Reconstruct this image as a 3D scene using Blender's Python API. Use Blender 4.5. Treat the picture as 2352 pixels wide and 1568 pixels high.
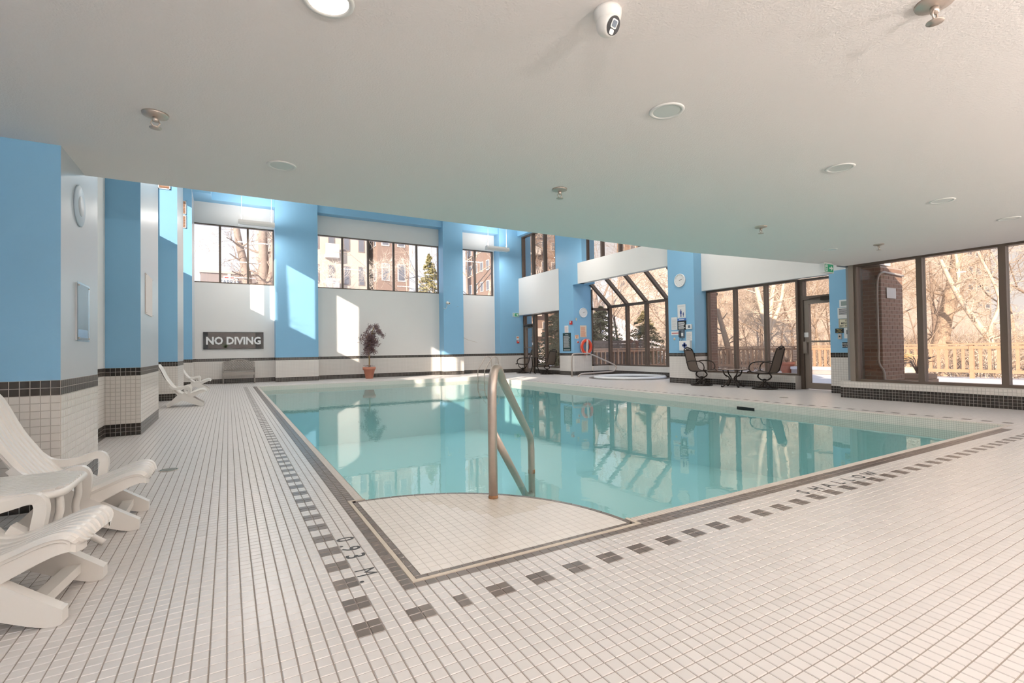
import bpy, math, random
from mathutils import Vector, Matrix
random.seed(7)
for o in list(bpy.data.objects): bpy.data.objects.remove(o, do_unlink=True)
S = bpy.context.scene
C = S.collection
T = 0.0508                      # one deck tile (m); every length below is in tiles: u along the near pool edge, v away, z up
PI = math.pi

# ------------------------------------------------------------------ camera
YAW, PITCH, ROLL = 0.525, 0.0168, -0.0142
CAM = Vector((-7.8423, -35.7292, 20.1598))
fw = Vector((math.sin(YAW)*math.cos(PITCH), math.cos(YAW)*math.cos(PITCH), math.sin(PITCH)))
rt = Vector((math.cos(YAW), -math.sin(YAW), 0)); up = rt.cross(fw)
r2 = rt*math.cos(ROLL)+up*math.sin(ROLL); u2 = -rt*math.sin(ROLL)+up*math.cos(ROLL)
cd = bpy.data.cameras.new('camera'); cam = bpy.data.objects.new('camera', cd); C.objects.link(cam)
cam.matrix_world = Matrix(((r2.x,u2.x,-fw.x,CAM.x*T),(r2.y,u2.y,-fw.y,CAM.y*T),(r2.z,u2.z,-fw.z,CAM.z*T),(0,0,0,1)))
cd.sensor_width = 36; cd.lens = 36*1126/2352; cd.clip_start = 0.02; cd.clip_end = 2000
S.camera = cam
def pix(u, v, z):
    d = Vector((u, v, z))-CAM; k = d.dot(fw)
    if k < 1: return None
    return 1176+1126*d.dot(r2)/k, 784-1126*d.dot(u2)/k, k

# ------------------------------------------------------------------ world, sun, exposure
S.view_settings.view_transform = 'Standard'; S.view_settings.look = 'None'
S.view_settings.gamma = 1.0; S.view_settings.use_curve_mapping = False
S.view_settings.exposure = 0.13
W = bpy.data.worlds.new('sky'); S.world = W; W.use_nodes = True
nt = W.node_tree; nt.nodes.clear()
wo = nt.nodes.new('ShaderNodeOutputWorld'); bg = nt.nodes.new('ShaderNodeBackground')
tc = nt.nodes.new('ShaderNodeTexCoord'); sx = nt.nodes.new('ShaderNodeSeparateXYZ'); rp = nt.nodes.new('ShaderNodeValToRGB')
nt.links.new(tc.outputs['Generated'], sx.inputs[0]); nt.links.new(sx.outputs['Z'], rp.inputs[0])
rp.color_ramp.elements[0].position = 0.0; rp.color_ramp.elements[0].color = (0.86, 0.88, 0.93, 1)
rp.color_ramp.elements[1].position = 0.75; rp.color_ramp.elements[1].color = (0.48, 0.66, 1.0, 1)
nt.links.new(rp.outputs[0], bg.inputs[0]); bg.inputs[1].default_value = 1.65
nt.links.new(bg.outputs[0], wo.inputs[0])
SUN = Vector((1.31, 1.0, -0.694)).normalized()
sd = bpy.data.lights.new('sun', 'SUN'); sd.energy = 10.5; sd.angle = 0.009; sd.color = (1.0, 0.93, 0.84)
so = bpy.data.objects.new('sun', sd); C.objects.link(so)
so.rotation_euler = SUN.to_track_quat('-Z', 'Y').to_euler(); so.location = (-20, -20, 30)
POOL_LAMP = 85.0      # W, each hanging fixture over the pool
DOWN_LAMP = 4.0      # W, each recessed lamp
ADDED_SCONCE = 240.0        # W, each uplight added behind the camera to brighten the ceiling

# ------------------------------------------------------------------ materials
MATS = {}
def mat(name, col=(.8,.8,.8), rough=.5, metal=0., spec=.5, noise=0., nscale=8., bump=0., bscale=200., emit=None, coat=0.):
    if name in MATS: return MATS[name]
    m = bpy.data.materials.new(name); m.use_nodes = True; n = m.node_tree.nodes; L = m.node_tree.links
    b = n['Principled BSDF']; b.inputs['Base Color'].default_value = (*col, 1); b.inputs['Roughness'].default_value = rough
    b.inputs['Metallic'].default_value = metal; b.inputs['Specular IOR Level'].default_value = spec
    b.inputs['Coat Weight'].default_value = coat
    g = n.new('ShaderNodeNewGeometry')
    if noise:
        t = n.new('ShaderNodeTexNoise'); t.inputs['Scale'].default_value = nscale; t.inputs['Detail'].default_value = 4
        L.new(g.outputs['Position'], t.inputs['Vector'])
        x = n.new('ShaderNodeMix'); x.data_type = 'RGBA'
        x.inputs[6].default_value = (*[c*(1-noise) for c in col], 1); x.inputs[7].default_value = (*[min(1, c*(1+noise)) for c in col], 1)
        L.new(t.outputs['Fac'], x.inputs[0]); L.new(x.outputs[2], b.inputs['Base Color'])
    if bump:
        t = n.new('ShaderNodeTexNoise'); t.inputs['Scale'].default_value = bscale; t.inputs['Detail'].default_value = 3
        L.new(g.outputs['Position'], t.inputs['Vector'])
        p = n.new('ShaderNodeBump'); p.inputs['Strength'].default_value = bump; p.inputs['Distance'].default_value = .004
        L.new(t.outputs['Fac'], p.inputs['Height']); L.new(p.outputs[0], b.inputs['Normal'])
    if emit:
        b.inputs['Emission Color'].default_value = (*emit[0], 1); b.inputs['Emission Strength'].default_value = emit[1]
    MATS[name] = m; return m

def tile_mat(name, col, var, rough):
    """plain glazed tile, a slightly different shade for each tile"""
    m = mat(name, col, rough); n = m.node_tree.nodes; L = m.node_tree.links; b = n['Principled BSDF']
    g = n.new('ShaderNodeNewGeometry'); s = n.new('ShaderNodeVectorMath'); s.operation = 'SNAP'; s.inputs[1].default_value = (T, T, T)
    o = n.new('ShaderNodeVectorMath'); o.operation = 'ADD'; o.inputs[1].default_value = (.0004, .0004, .0004)
    L.new(g.outputs['Position'], o.inputs[0]); L.new(o.outputs[0], s.inputs[0])
    w = n.new('ShaderNodeTexWhiteNoise'); w.noise_dimensions = '3D'; L.new(s.outputs[0], w.inputs['Vector'])
    x = n.new('ShaderNodeMix'); x.data_type = 'RGBA'
    x.inputs[6].default_value = (*[c*(1-var) for c in col], 1); x.inputs[7].default_value = (*[min(1, c*(1+var)) for c in col], 1)
    L.new(w.outputs['Value'], x.inputs[0]); L.new(x.outputs[2], b.inputs['Base Color'])
    return m

def grid_mat(name, pitch, white, dark, grout, bands, gw=.07, rough=.25):
    """wall tile too far off to build piece by piece: grid from the position, dark courses between the given heights"""
    m = mat(name, white, rough); n = m.node_tree.nodes; L = m.node_tree.links; b = n['Principled BSDF']
    g = n.new('ShaderNodeNewGeometry'); p = n.new('ShaderNodeSeparateXYZ'); q = n.new('ShaderNodeSeparateXYZ')
    L.new(g.outputs['Position'], p.inputs[0]); L.new(g.outputs['True Normal'], q.inputs[0])
    def M(op, a, c=None, d=None):
        k = n.new('ShaderNodeMath'); k.operation = op
        for i, v in enumerate((a, c, d)):
            if v is None: continue
            if isinstance(v, (int, float)): k.inputs[i].default_value = v
            else: L.new(v, k.inputs[i])
        return k.outputs[0]
    nx = M('GREATER_THAN', M('ABSOLUTE', q.outputs[0]), .5); nz = M('GREATER_THAN', M('ABSOLUTE', q.outputs[2]), .5)
    def mixf(f, a, c): return M('ADD', M('MULTIPLY', a, M('SUBTRACT', 1.0, f)), M('MULTIPLY', c, f))
    a = mixf(nx, p.outputs[0], p.outputs[1]); c = mixf(nz, p.outputs[2], M('ADD', mixf(nx, p.outputs[1], p.outputs[0]), 0.0))
    def line(w):
        f = M('FRACT', M('DIVIDE', M('ADD', w, 100*pitch*T), pitch*T)); return M('LESS_THAN', f, gw)
    ln = M('MAXIMUM', line(a), line(c))
    dk = None
    for z0, z1 in bands:
        t = M('MULTIPLY', M('GREATER_THAN', p.outputs[2], z0*T), M('LESS_THAN', p.outputs[2], z1*T))
        dk = t if dk is None else M('MAXIMUM', dk, t)
    x = n.new('ShaderNodeMix'); x.data_type = 'RGBA'; x.inputs[6].default_value = (*white, 1); x.inputs[7].default_value = (*dark, 1)
    if dk is not None: L.new(dk, x.inputs[0])
    else: x.inputs[0].default_value = 0
    y = n.new('ShaderNodeMix'); y.data_type = 'RGBA'; y.inputs[7].default_value = (*grout, 1)
    L.new(ln, y.inputs[0]); L.new(x.outputs[2], y.inputs[6]); L.new(y.outputs[2], b.inputs['Base Color'])
    bm = n.new('ShaderNodeBump'); bm.inputs['Strength'].default_value = .25; bm.inputs['Distance'].default_value = .002; bm.invert = True
    L.new(ln, bm.inputs['Height']); L.new(bm.outputs[0], b.inputs['Normal'])
    return m

def glass_mat(name, tint, rough=0.0, ior=1.45):
    m = bpy.data.materials.new(name); m.use_nodes = True; n = m.node_tree.nodes; L = m.node_tree.links; n.clear()
    o = n.new('ShaderNodeOutputMaterial'); x = n.new('ShaderNodeMixShader'); f = n.new('ShaderNodeFresnel')
    gm = n.new('ShaderNodeNewGeometry'); ir = n.new('ShaderNodeMapRange')      # same reflectance from both sides of a thin pane
    ir.inputs[3].default_value = ior; ir.inputs[4].default_value = 1/ior
    L.new(gm.outputs['Backfacing'], ir.inputs[0]); L.new(ir.outputs[0], f.inputs[0])
    t = n.new('ShaderNodeBsdfTransparent'); t.inputs[0].default_value = (*tint, 1); g = n.new('ShaderNodeBsdfGlossy'); g.inputs['Roughness'].default_value = rough
    L.new(f.outputs[0], x.inputs[0]); L.new(t.outputs[0], x.inputs[1]); L.new(g.outputs[0], x.inputs[2]); L.new(x.outputs[0], o.inputs[0])
    MATS[name] = m; return m

def water_mat():
    m = glass_mat('pool_water', (.80, .94, .925), 0.0, 1.33); n = m.node_tree.nodes; L = m.node_tree.links
    g = n.new('ShaderNodeNewGeometry'); mp = n.new('ShaderNodeMapping'); mp.inputs['Scale'].default_value = (1.3, 1.3, 1)
    t = n.new('ShaderNodeTexNoise'); t.inputs['Scale'].default_value = 4.6; t.inputs['Detail'].default_value = 2; t.inputs['Distortion'].default_value = .6
    p = n.new('ShaderNodeBump'); p.inputs['Strength'].default_value = .10; p.inputs['Distance'].default_value = .006
    L.new(g.outputs['Position'], mp.inputs[0]); L.new(mp.outputs[0], t.inputs['Vector']); L.new(t.outputs['Fac'], p.inputs['Height'])
    for k in n:
        if k.type in ('FRESNEL', 'BSDF_GLOSSY'): L.new(p.outputs[0], k.inputs['Normal'])
    return m

GROUT = mat('floor_grout', (.28, .24, .21), .8)
TILE_W = tile_mat('white_floor_tile', (.645, .61, .585), .035, .30)
TILE_D = tile_mat('dark_floor_tile', (.125, .10, .085), .2, .3)
TILE_B = tile_mat('stained_pad_tile', (.66, .59, .51), .03, .35)
TILE_P = tile_mat('pad_tile', (.74, .685, .63), .025, .35)
WT_W = tile_mat('white_wall_tile', (.74, .70, .655), .03, .22)
WT_D = tile_mat('dark_wall_tile', (.028, .022, .018), .3, .2)
WGROUT = mat('wall_grout', (.50, .46, .42), .8)
WALLT = grid_mat('tiled_wall', 1.0, (.74, .70, .655), (.028, .022, .018), (.46, .42, .38), ((-1, 3), (15, 17)))
MOSAIC = grid_mat('pool_wall_mosaic', .5, (.74, .69, .63), (.1, .1, .1), (.42, .40, .35), (), .12, .3)
BASIN = mat('pool_basin', (.47, .70, .705), .6, noise=.03, nscale=.6)
BLUE = mat('blue_paint', (.24, .485, .70), .42, noise=.03, nscale=1.2)
PALE = mat('pale_satin', (.50, .535, .57), .3, noise=.02, nscale=1.5)
WHITE = mat('white_paint', (.78, .755, .73), .5, noise=.015, nscale=2)
CEIL = mat('stipple_ceiling', (.86, .805, .78), .85, bump=.55, bscale=95)
BRONZE = mat('bronze_aluminium', (.135, .10, .078), .4, .3)
BRONZE2 = mat('taupe_aluminium', (.24, .195, .16), .45, .2)
GLASS = glass_mat('window_glass', (.90, .88, .86))
GLASSB = glass_mat('bronze_tinted_glass', (.80, .74, .68))
WATER = water_mat()
STEEL = mat('brushed_steel', (.56, .48, .42), .38, .7, noise=.08, nscale=30)
RUST = mat('rusty_steel', (.33, .17, .08), .6, .4, noise=.4, nscale=120)
PLASTIC = mat('white_plastic', (.80, .765, .72), .28)
SLING = mat('brown_sling', (.15, .115, .088), .75, noise=.1, nscale=300)
IRON = mat('dark_bronze_metal', (.035, .026, .02), .4, .6)
TAUPE = mat('taupe_metal', (.36, .32, .285), .5, .2)
TERRA = mat('terracotta', (.56, .22, .14), .7, noise=.08, nscale=25)
SOIL = mat('soil', (.06, .045, .03), .95, noise=.3, nscale=60)
BARK = mat('thin_stem_bark', (.30, .2, .09), .8, noise=.25, nscale=60)
LEAF = mat('purple_leaf', (.20, .12, .125), .6, noise=.35, nscale=25)
BLACK = mat('black_board', (.012, .012, .014), .25)
PRINTW = mat('white_print', (.82, .81, .8), .5)
PRINTK = mat('black_print', (.02, .02, .02), .5)
PAPER = mat('paper', (.78, .77, .76), .5)
RING = mat('orange_ring', (.80, .075, .03), .4)
ROPE = mat('white_rope', (.8, .75, .68), .7)
GREEN = mat('exit_green', (.0, .22, .10), .4, emit=((.0, .22, .10), .25))
RED = mat('red_plastic', (.62, .04, .03), .4)
CREAM = mat('cream_plate', (.62, .52, .38), .5)
GREY = mat('grey_plastic', (.12, .15, .19), .4)
NAVY = mat('navy_print', (.02, .06, .25), .5)
SNOW = mat('snow', (.86, .86, .90), .8, noise=.04, nscale=1.2, bump=.4, bscale=6)
WOOD = mat('cedar', (.54, .355, .235), .6, noise=.15, nscale=7)
CARAMEL = mat('tan_bark', (.50, .385, .29), .9, noise=.25, nscale=9)
GREYB = mat('grey_bark', (.33, .25, .20), .9, noise=.25, nscale=9)
PALEB = mat('pale_bark', (.78, .67, .55), .9, noise=.18, nscale=9)
NEEDLE = mat('needles', (.25, .22, .115), .8, noise=.45, nscale=5)
HILL = mat('winter_hillside', (.52, .435, .36), .95, noise=.5, nscale=5)
BRICKM = mat('brick', (.36, .225, .17), .85, noise=.2, nscale=18)
MORTAR = mat('mortar', (.52, .45, .40), .9)
BLDB = mat('brown_brick_building', (.27, .185, .145), .9, noise=.08, nscale=3)
BLDC = mat('cream_stucco', (.50, .42, .35), .9, noise=.04, nscale=1)
BLDW = mat('white_stucco', (.56, .51, .47), .9)
BLDG = mat('grey_stucco', (.27, .225, .21), .9)
PANE = mat('dark_pane', (.16, .16, .18), .15)
LAMPON = mat('lit_lamp', (.9, .9, .88), .4, emit=((1, .93, .8), 3.0))
LAMPOFF = mat('lamp_lens', (.68, .69, .66), .3)

# ------------------------------------------------------------------ mesh helpers (tile units)
class MB:
    def __init__(s): s.v = []; s.f = []; s.m = []; s.sm = []
    def add(s, vs, fs, mi=0, smooth=False):
        b = len(s.v); s.v += [tuple(p) for p in vs]
        for f in fs: s.f.append([b+i for i in f]); s.m.append(mi); s.sm.append(smooth)
        return s
    def box(s, a, b, c, d, e, f, mi=0):
        return s.add([(a,c,e),(b,c,e),(b,d,e),(a,d,e),(a,c,f),(b,c,f),(b,d,f),(a,d,f)],
                     [(0,3,2,1),(4,5,6,7),(0,1,5,4),(1,2,6,5),(2,3,7,6),(3,0,4,7)], mi)
    def chip(s, a, b, c, d, e, f, ax, k=.05, mi=0):
        """a tile: box whose face on axis ax ('x+','x-','y-','z+') has small bevels"""
        x0,x1,y0,y1,z0,z1 = a,b,c,d,e,f
        if ax == 'z+': B=[(x0,y0,z0),(x1,y0,z0),(x1,y1,z0),(x0,y1,z0)]; F=[(x0+k,y0+k,z1),(x1-k,y0+k,z1),(x1-k,y1-k,z1),(x0+k,y1-k,z1)]
        elif ax == 'y-': B=[(x0,y1,z0),(x1,y1,z0),(x1,y1,z1),(x0,y1,z1)]; F=[(x0+k,y0,z0+k),(x1-k,y0,z0+k),(x1-k,y0,z1-k),(x0+k,y0,z1-k)]
        elif ax == 'x+': B=[(x0,y0,z0),(x0,y1,z0),(x0,y1,z1),(x0,y0,z1)]; F=[(x1,y0+k,z0+k),(x1,y1-k,z0+k),(x1,y1-k,z1-k),(x1,y0+k,z1-k)]
        else: B=[(x1,y1,z0),(x1,y0,z0),(x1,y0,z1),(x1,y1,z1)]; F=[(x0,y1-k,z0+k),(x0,y0+k,z0+k),(x0,y0+k,z1-k),(x0,y1-k,z1-k)]
        return s.add(B+F, [(4,5,6,7),(0,1,5,4),(1,2,6,5),(2,3,7,6),(3,0,4,7)], mi)
    def tube(s, pts, r, n=8, mi=0, cap=True, closed=False):
        P = [Vector(p) for p in pts]; R = r if isinstance(r, (list, tuple)) else [r]*len(P)
        k = len(P); vs = []; prev = None
        for i, p in enumerate(P):
            if closed: t = P[(i+1) % k]-P[i-1]
            else: t = P[min(i+1, k-1)]-P[max(i-1, 0)]
            if t.length < 1e-9: t = Vector((0,0,1))
            t.normalize()
            if prev is None: a = t.orthogonal().normalized()
            else:
                a = prev-t*prev.dot(t)
                a = a.normalized() if a.length > 1e-6 else t.orthogonal().normalized()
            prev = a; b = t.cross(a)
            for j in range(n):
                w = 2*PI*j/n; vs.append(p+(a*math.cos(w)+b*math.sin(w))*R[i])
        fs = []
        for i in range(k if closed else k-1):
            for j in range(n):
                q = (i+1) % k
                fs.append((i*n+j, i*n+(j+1) % n, q*n+(j+1) % n, q*n+j))
        if cap and not closed: fs += [tuple(range(n-1, -1, -1)), tuple((k-1)*n+j for j in range(n))]
        return s.add(vs, fs, mi, True)
    def lathe(s, prof, n=24, c=(0,0,0), mi=0, ax='z'):
        vs = []; fs = []; rings = []
        def P(a, b, h):
            p = (a, b, h) if ax == 'z' else ((h, a, b) if ax == 'x' else (b, h, a))
            return (c[0]+p[0], c[1]+p[1], c[2]+p[2])
        for r, h in prof:
            if r < 1e-6: rings.append([len(vs)]*n); vs.append(P(0, 0, h))
            else:
                rings.append([len(vs)+j for j in range(n)])
                vs += [P(r*math.cos(2*PI*j/n), r*math.sin(2*PI*j/n), h) for j in range(n)]
        for A, B in zip(rings, rings[1:]):
            for j in range(n):
                f = []
                for q in (A[j], A[(j+1) % n], B[(j+1) % n], B[j]):
                    if q not in f: f.append(q)
                if len(f) > 2: fs.append(tuple(f))
        if prof[0][0] > 1e-6 and not (prof[1][0] < 1e-6 and prof[1][1] == prof[0][1]): fs.append(tuple(rings[0][::-1]))
        if prof[-1][0] > 1e-6 and not (prof[-2][0] < 1e-6 and prof[-2][1] == prof[-1][1]): fs.append(tuple(rings[-1]))
        return s.add(vs, fs, mi, True)
    def prism(s, poly, h0, h1, ax='z', mi=0):
        n = len(poly)
        def P(a, b, h): return (a, b, h) if ax == 'z' else ((a, h, b) if ax == 'y' else (h, a, b))
        vs = [P(a, b, h0) for a, b in poly]+[P(a, b, h1) for a, b in poly]
        fs = [tuple(range(n-1, -1, -1)), tuple(range(n, 2*n))]+[(i, (i+1) % n, n+(i+1) % n, n+i) for i in range(n)]
        return s.add(vs, fs, mi)
    def bar(s, p, q, w, h, mi=0):
        """rectangular bar from p to q, w across, h in the third direction"""
        p, q = Vector(p), Vector(q); t = (q-p).normalized(); z = Vector((0,0,1))
        a = t.cross(z); a = a.normalized() if a.length > 1e-4 else Vector((1,0,0)); b = a.cross(t)
        vs = [e+a*i*w/2+b*j*h/2 for e in (p, q) for i, j in ((-1,-1),(1,-1),(1,1),(-1,1))]
        return s.add(vs, [(0,3,2,1),(4,5,6,7),(0,1,5,4),(1,2,6,5),(2,3,7,6),(3,0,4,7)], mi)
    def build(s, name, m, parent=None, org=None, smooth=False, kind=None):
        """verts are world (or, under a parent, in the parent's frame shifted by its recorded base)"""
        me = bpy.data.meshes.new(name)
        base = Vector(parent['_b']) if parent is not None and '_b' in parent else Vector((0,0,0))
        o3 = Vector(org) if org is not None else (base if parent is not None else None)
        if o3 is None:
            xs = [p[0] for p in s.v]; ys = [p[1] for p in s.v]; zs = [p[2] for p in s.v]
            o3 = Vector(((min(xs)+max(xs))/2, (min(ys)+max(ys))/2, min(zs)))
        me.from_pydata([((x-o3.x)*T, (y-o3.y)*T, (z-o3.z)*T) for x, y, z in s.v], [], s.f)
        for k in (m if isinstance(m, (list, tuple)) else [m]): me.materials.append(k)
        me.polygons.foreach_set('material_index', s.m)
        me.polygons.foreach_set('use_smooth', [smooth or k for k in s.sm])
        me.update()
        o = bpy.data.objects.new(name, me); C.objects.link(o)
        o.parent = parent; o.location = (o3-base)*T
        o['_b'] = tuple(o3)
        if kind: o['kind'] = kind
        return o

def tag(o, label=None, cat=None, group=None, kind=None):
    if label: o['label'] = label
    if cat: o['category'] = cat
    if group: o['group'] = group
    if kind: o['kind'] = kind
    return o
def thing(name, label, cat, base, rz=0., group=None, kind=None):
    o = bpy.data.objects.new(name, None); C.objects.link(o); o.empty_display_size = .05
    o.location = Vector(base)*T; o.rotation_euler[2] = rz; o['_b'] = tuple(base)
    return tag(o, label, cat, group, kind)
def proto(name, label, cat, group=None):
    """an Empty whose parts are modelled around the origin"""
    o = thing(name, label, cat, (0,0,0), 0, group); return o
def place(o, u, v, rz, z=0.):
    o.location = Vector((u, v, z))*T; o.rotation_euler[2] = rz; return o
def dup(root, u, v, rz, label=None, z=0.):
    r = root.copy(); C.objects.link(r); place(r, u, v, rz, z)
    if label: r['label'] = label
    for ch in list(root.children):
        c = ch.copy(); C.objects.link(c); c.parent = r
        for gch in list(ch.children):
            d = gch.copy(); C.objects.link(d); d.parent = c
    return r
def struct(name, base=(0,0,0), label=None):
    return thing(name, label, None, base, kind='structure')
def smoothpath(pts, n=6):
    P = [Vector(p) for p in pts]; out = []
    for i in range(len(P)-1):
        a, b, c, d = P[max(i-1,0)], P[i], P[i+1], P[min(i+2,len(P)-1)]
        for k in range(n):
            t = k/n; out.append(.5*((2*b)+(c-a)*t+(2*a-5*b+4*c-d)*t*t+(3*b-a-3*c+d)*t**3))
    out.append(P[-1]); return out
def text(s, org, xd, yd, h, m, parent, name='lettering', center=False, bold=0., wid=1., kind=None):
    """flat print: built from the font outline, laid with its base at org, reading along xd, up along yd"""
    cu = bpy.data.curves.new('t', 'FONT'); cu.body = s; cu.size = 1; cu.offset = bold; cu.resolution_u = 2
    if center: cu.align_x = 'CENTER'
    ob = bpy.data.objects.new('t', cu); C.objects.link(ob)
    me0 = bpy.data.meshes.new_from_object(ob.evaluated_get(bpy.context.evaluated_depsgraph_get()))
    bpy.data.objects.remove(ob); bpy.data.curves.remove(cu)
    xd, yd, org = Vector(xd), Vector(yd), Vector(org); k = h/.70
    b = MB(); b.add([org+xd*(p.co.x*k*wid)+yd*(p.co.y*k) for p in me0.vertices], [tuple(p.vertices) for p in me0.polygons])
    bpy.data.meshes.remove(me0)
    o = b.build(name, m, parent)
    return tag(o, kind=kind)

# ================================================================== STRUCTURE
POOL = (8.2, 157.0, 8.2, 300.0)      # inner faces of the basin
WZ = -2.75                            # water level
def zc(u):                            # underside of the low ceiling: it lifts a little towards the windows
    return 48.31+(0 if u < 110 else (u-110)*.0262)

# ---- floor: grout bed with the pool cut out, tiles as pieces on it
fb = MB()
for a, b, c, d in ((-60, 8.0, -75, 352), (8.0, 157.2, -75, 7.2), (157.2, 262, -75, 352), (8.0, 157.2, 300.8, 352)):
    fb.box(a, b, c, d, -3.2, -.05)
floor = tag(fb.build('floor', GROUT, org=(0,0,0)), 'off-white mosaic tile deck around the indoor pool', kind='structure')

PIERS = [(-60, -27.1, 50.7, 72.0), (-37, -27.1, 119.6, 156.0), (-37, -27.1, 225.0, 258.0), (-37, -27.1, 327.0, 352.0)]
def blocked(u, v):
    for a, b, c, d in PIERS:
        if a < u < b and c < v < d: return True
    if u < -34 and v > 50: return True
    if v > 342 and (20.8 < u < 48.8 or 146.2 < u < 164): return True
    if u > 197 and v < 65: return True
    if u > 212.5 and (66 < v < 76.5 or 145 < v < 163): return True
    if u > 218 and (94 < v < 145 or 262 < v < 352): return True
    if math.hypot(u-229, v-214) < 26: return True
    return False
tiles_near = []; bulk = {0: MB(), 1: MB()}
def dark(i, j):
    if i in (0, 1) and 0 <= j < 304 and j % 4 in (0, 1): return True
    if j in (0, 1) and (i in (4, 5, 8) or (11 <= i < 170 and (i-11) % 4 in (0, 1))): return True
    if i == 5 and 5 <= j < 301: return True
    if i == 6 and 32 <= j < 301: return True
    if j == 5 and 5 <= i < 150: return True
    if j == 6 and 32 <= i < 150: return True
    if i in (161, 162) and 4 < j < 300 and j % 4 in (0, 1): return True
    return False
for i in range(-50, 256):
    for j in range(-40, 352):
        u, v = i+.5, j+.5
        if 7 <= i < 158 and 7 <= j < 302: continue
        if (i == 6 and 6 <= j < 32) or (j == 6 and 6 <= i < 32): continue
        if blocked(u, v): continue
        p = pix(u, v, 0)
        if p is None or not (-500 < p[0] < 2850 and p[1] < 2100): continue
        size = 1126/p[2]*(20.2/p[2])*1126/1126
        dk = 1 if dark(i, j) else 0
        inside = 0 < p[0] < 2352 and p[1] < 1568
        tiles_near.append((-(1126/p[2])*size if inside else 0, i, j, dk))
tiles_near.sort()
GAP = .034
tm = {}
for dk, m in ((0, TILE_W), (1, TILE_D)):
    b = MB().chip(GAP, 1-GAP, GAP, 1-GAP, -.06, 0, 'z+', .04)
    o = b.build('tile', m, floor, org=(0,0,0)); tm[dk] = o.data; bpy.data.objects.remove(o)
for k, (s, i, j, dk) in enumerate(tiles_near):
    if k < 300:
        o = bpy.data.objects.new('tile', tm[dk]); C.objects.link(o); o.parent = floor; o.location = (i*T, j*T, 0)
    else:
        bulk[dk].chip(i+GAP, i+1-GAP, j+GAP, j+1-GAP, -.06, 0, 'z+', .04)
bulk[0].build('deck_tiles', TILE_W, floor, kind='stuff'); bulk[1].build('dark_deck_tiles', TILE_D, floor, kind='stuff')
# painted words on the deck: 0.93 M. beside the left edge (read from the pool), SHALLOW along the near edge
for ch, v, w in (('0', 20.0, .86), ('.', 17.85, 1), ('9', 17.1, .9), ('3', 15.0, .9), ('M', 11.1, .8), ('.', 8.8, 1)):
    text(ch, (2.1, v, .012), (0, -1, 0), (1, 0, 0), 1.85, PRINTK, floor, 'depth_lettering', wid=w, bold=0 if ch == 'M' else .015)
for ch, x in zip('SHALLOW', (60.0, 62.9, 65.9, 69.0, 71.8, 74.5, 77.6)):
    text(ch, (x, 2.2, .012), (1, 0, 0), (0, 1, 0), 1.75, PRINTK, floor, 'shallow_lettering', bold=.015)

# ---- landing pad in the near left corner of the pool (quarter disc about (7,7))
pad = struct('floor_landing', (7, 7, -4), 'quarter-round tiled landing with a dark tile border at the pool corner')
PR = 25.6
arc = [(7+PR*math.cos(a), 7+PR*math.sin(a)) for a in [PI/2*k/28 for k in range(29)]]
MB().prism([(6.0, 6.0), (7+PR+.0, 6.0)]+arc+[(6.0, 7+PR)], -3.6, -.05).build('landing_bed', mat('landing_grout', (.50, .44, .385), .8), pad)
tr = MB(); tr.box(6.03, 6.45, 6.03, 33.2, -.06, .03); tr.box(6.45, 33.2, 6.03, 6.45, -.06, .03)
tr.box(6.45, 8.3, 32.75, 33.2, -.06, .03); tr.box(32.75, 33.2, 6.45, 8.3, -.06, .03)
tr.build('joint_trim', mat('beige_joint', (.60, .52, .43), .7, noise=.1, nscale=40), pad)
def clip(poly, R):
    n = 28
    for k in range(n):
        a = PI/2*(k+.5)/n; nx, ny = math.cos(a), math.sin(a); d = R*math.cos(PI/4/n)
        out = []
        for q in range(len(poly)):
            p0, p1 = poly[q], poly[(q+1) % len(poly)]
            s0 = (p0[0]-7)*nx+(p0[1]-7)*ny-d; s1 = (p1[0]-7)*nx+(p1[1]-7)*ny-d
            if s0 <= 0: out.append(p0)
            if (s0 < 0) != (s1 < 0):
                t = s0/(s0-s1); out.append((p0[0]+(p1[0]-p0[0])*t, p0[1]+(p1[1]-p0[1])*t))
        poly = out
        if len(poly) < 3: return None
    return poly
padt = []
P1 = 1.06
for i in range(26):
    for j in range(26):
        a, c = 7.12+i*P1, 7.12+j*P1; g = .02
        q = clip([(a+g, c+g), (a+P1-g, c+g), (a+P1-g, c+P1-g), (a+g, c+P1-g)], PR-.62)
        if not q: continue
        cx, cy = a+.5, c+.5
        # repaired, browner tiles around the rail post
        st = (cx-17.3)*.9+(cy-22.5)*.42 > 0 and (cx-20.3)*(-.12)+(cy-16.4) > 0
        d = math.hypot(cx-CAM.x, cy-CAM.y); padt.append((d, q, st))
padt.sort(key=lambda t: t[0])
rest = {False: MB(), True: MB()}
for k, (d, q, st) in enumerate(padt):
    b = MB() if k < 300 else rest[st]
    b.prism(q, -.06, -.004)
    if k < 300: b.build('tile', TILE_B if st else TILE_P, pad)
for st in rest:
    if rest[st].v: rest[st].build('landing_tiles', TILE_B if st else TILE_P, pad, kind='stuff')
for k in range(23):
    a = 6.5+k*1.13
    MB().chip(a+.03, a+1.1, 6.52, 7.08, -.06, 0, 'z+', .03).build('border_tile', TILE_D, pad)
    MB().chip(6.52, 7.08, a+.63, a+1.7, -.06, 0, 'z+', .03).build('border_tile', TILE_D, pad)
nb = 26
for k in range(nb):
    a0, a1 = PI/2*(k+.03)/nb, PI/2*(k+.97)/nb
    q = [(7+r*math.cos(a), 7+r*math.sin(a)) for r, a in ((PR-.58, a0), (PR, a0), (PR, a1), (PR-.58, a1))]
    MB().prism(q, -.3, 0).build('border_tile', TILE_D, pad)

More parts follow.
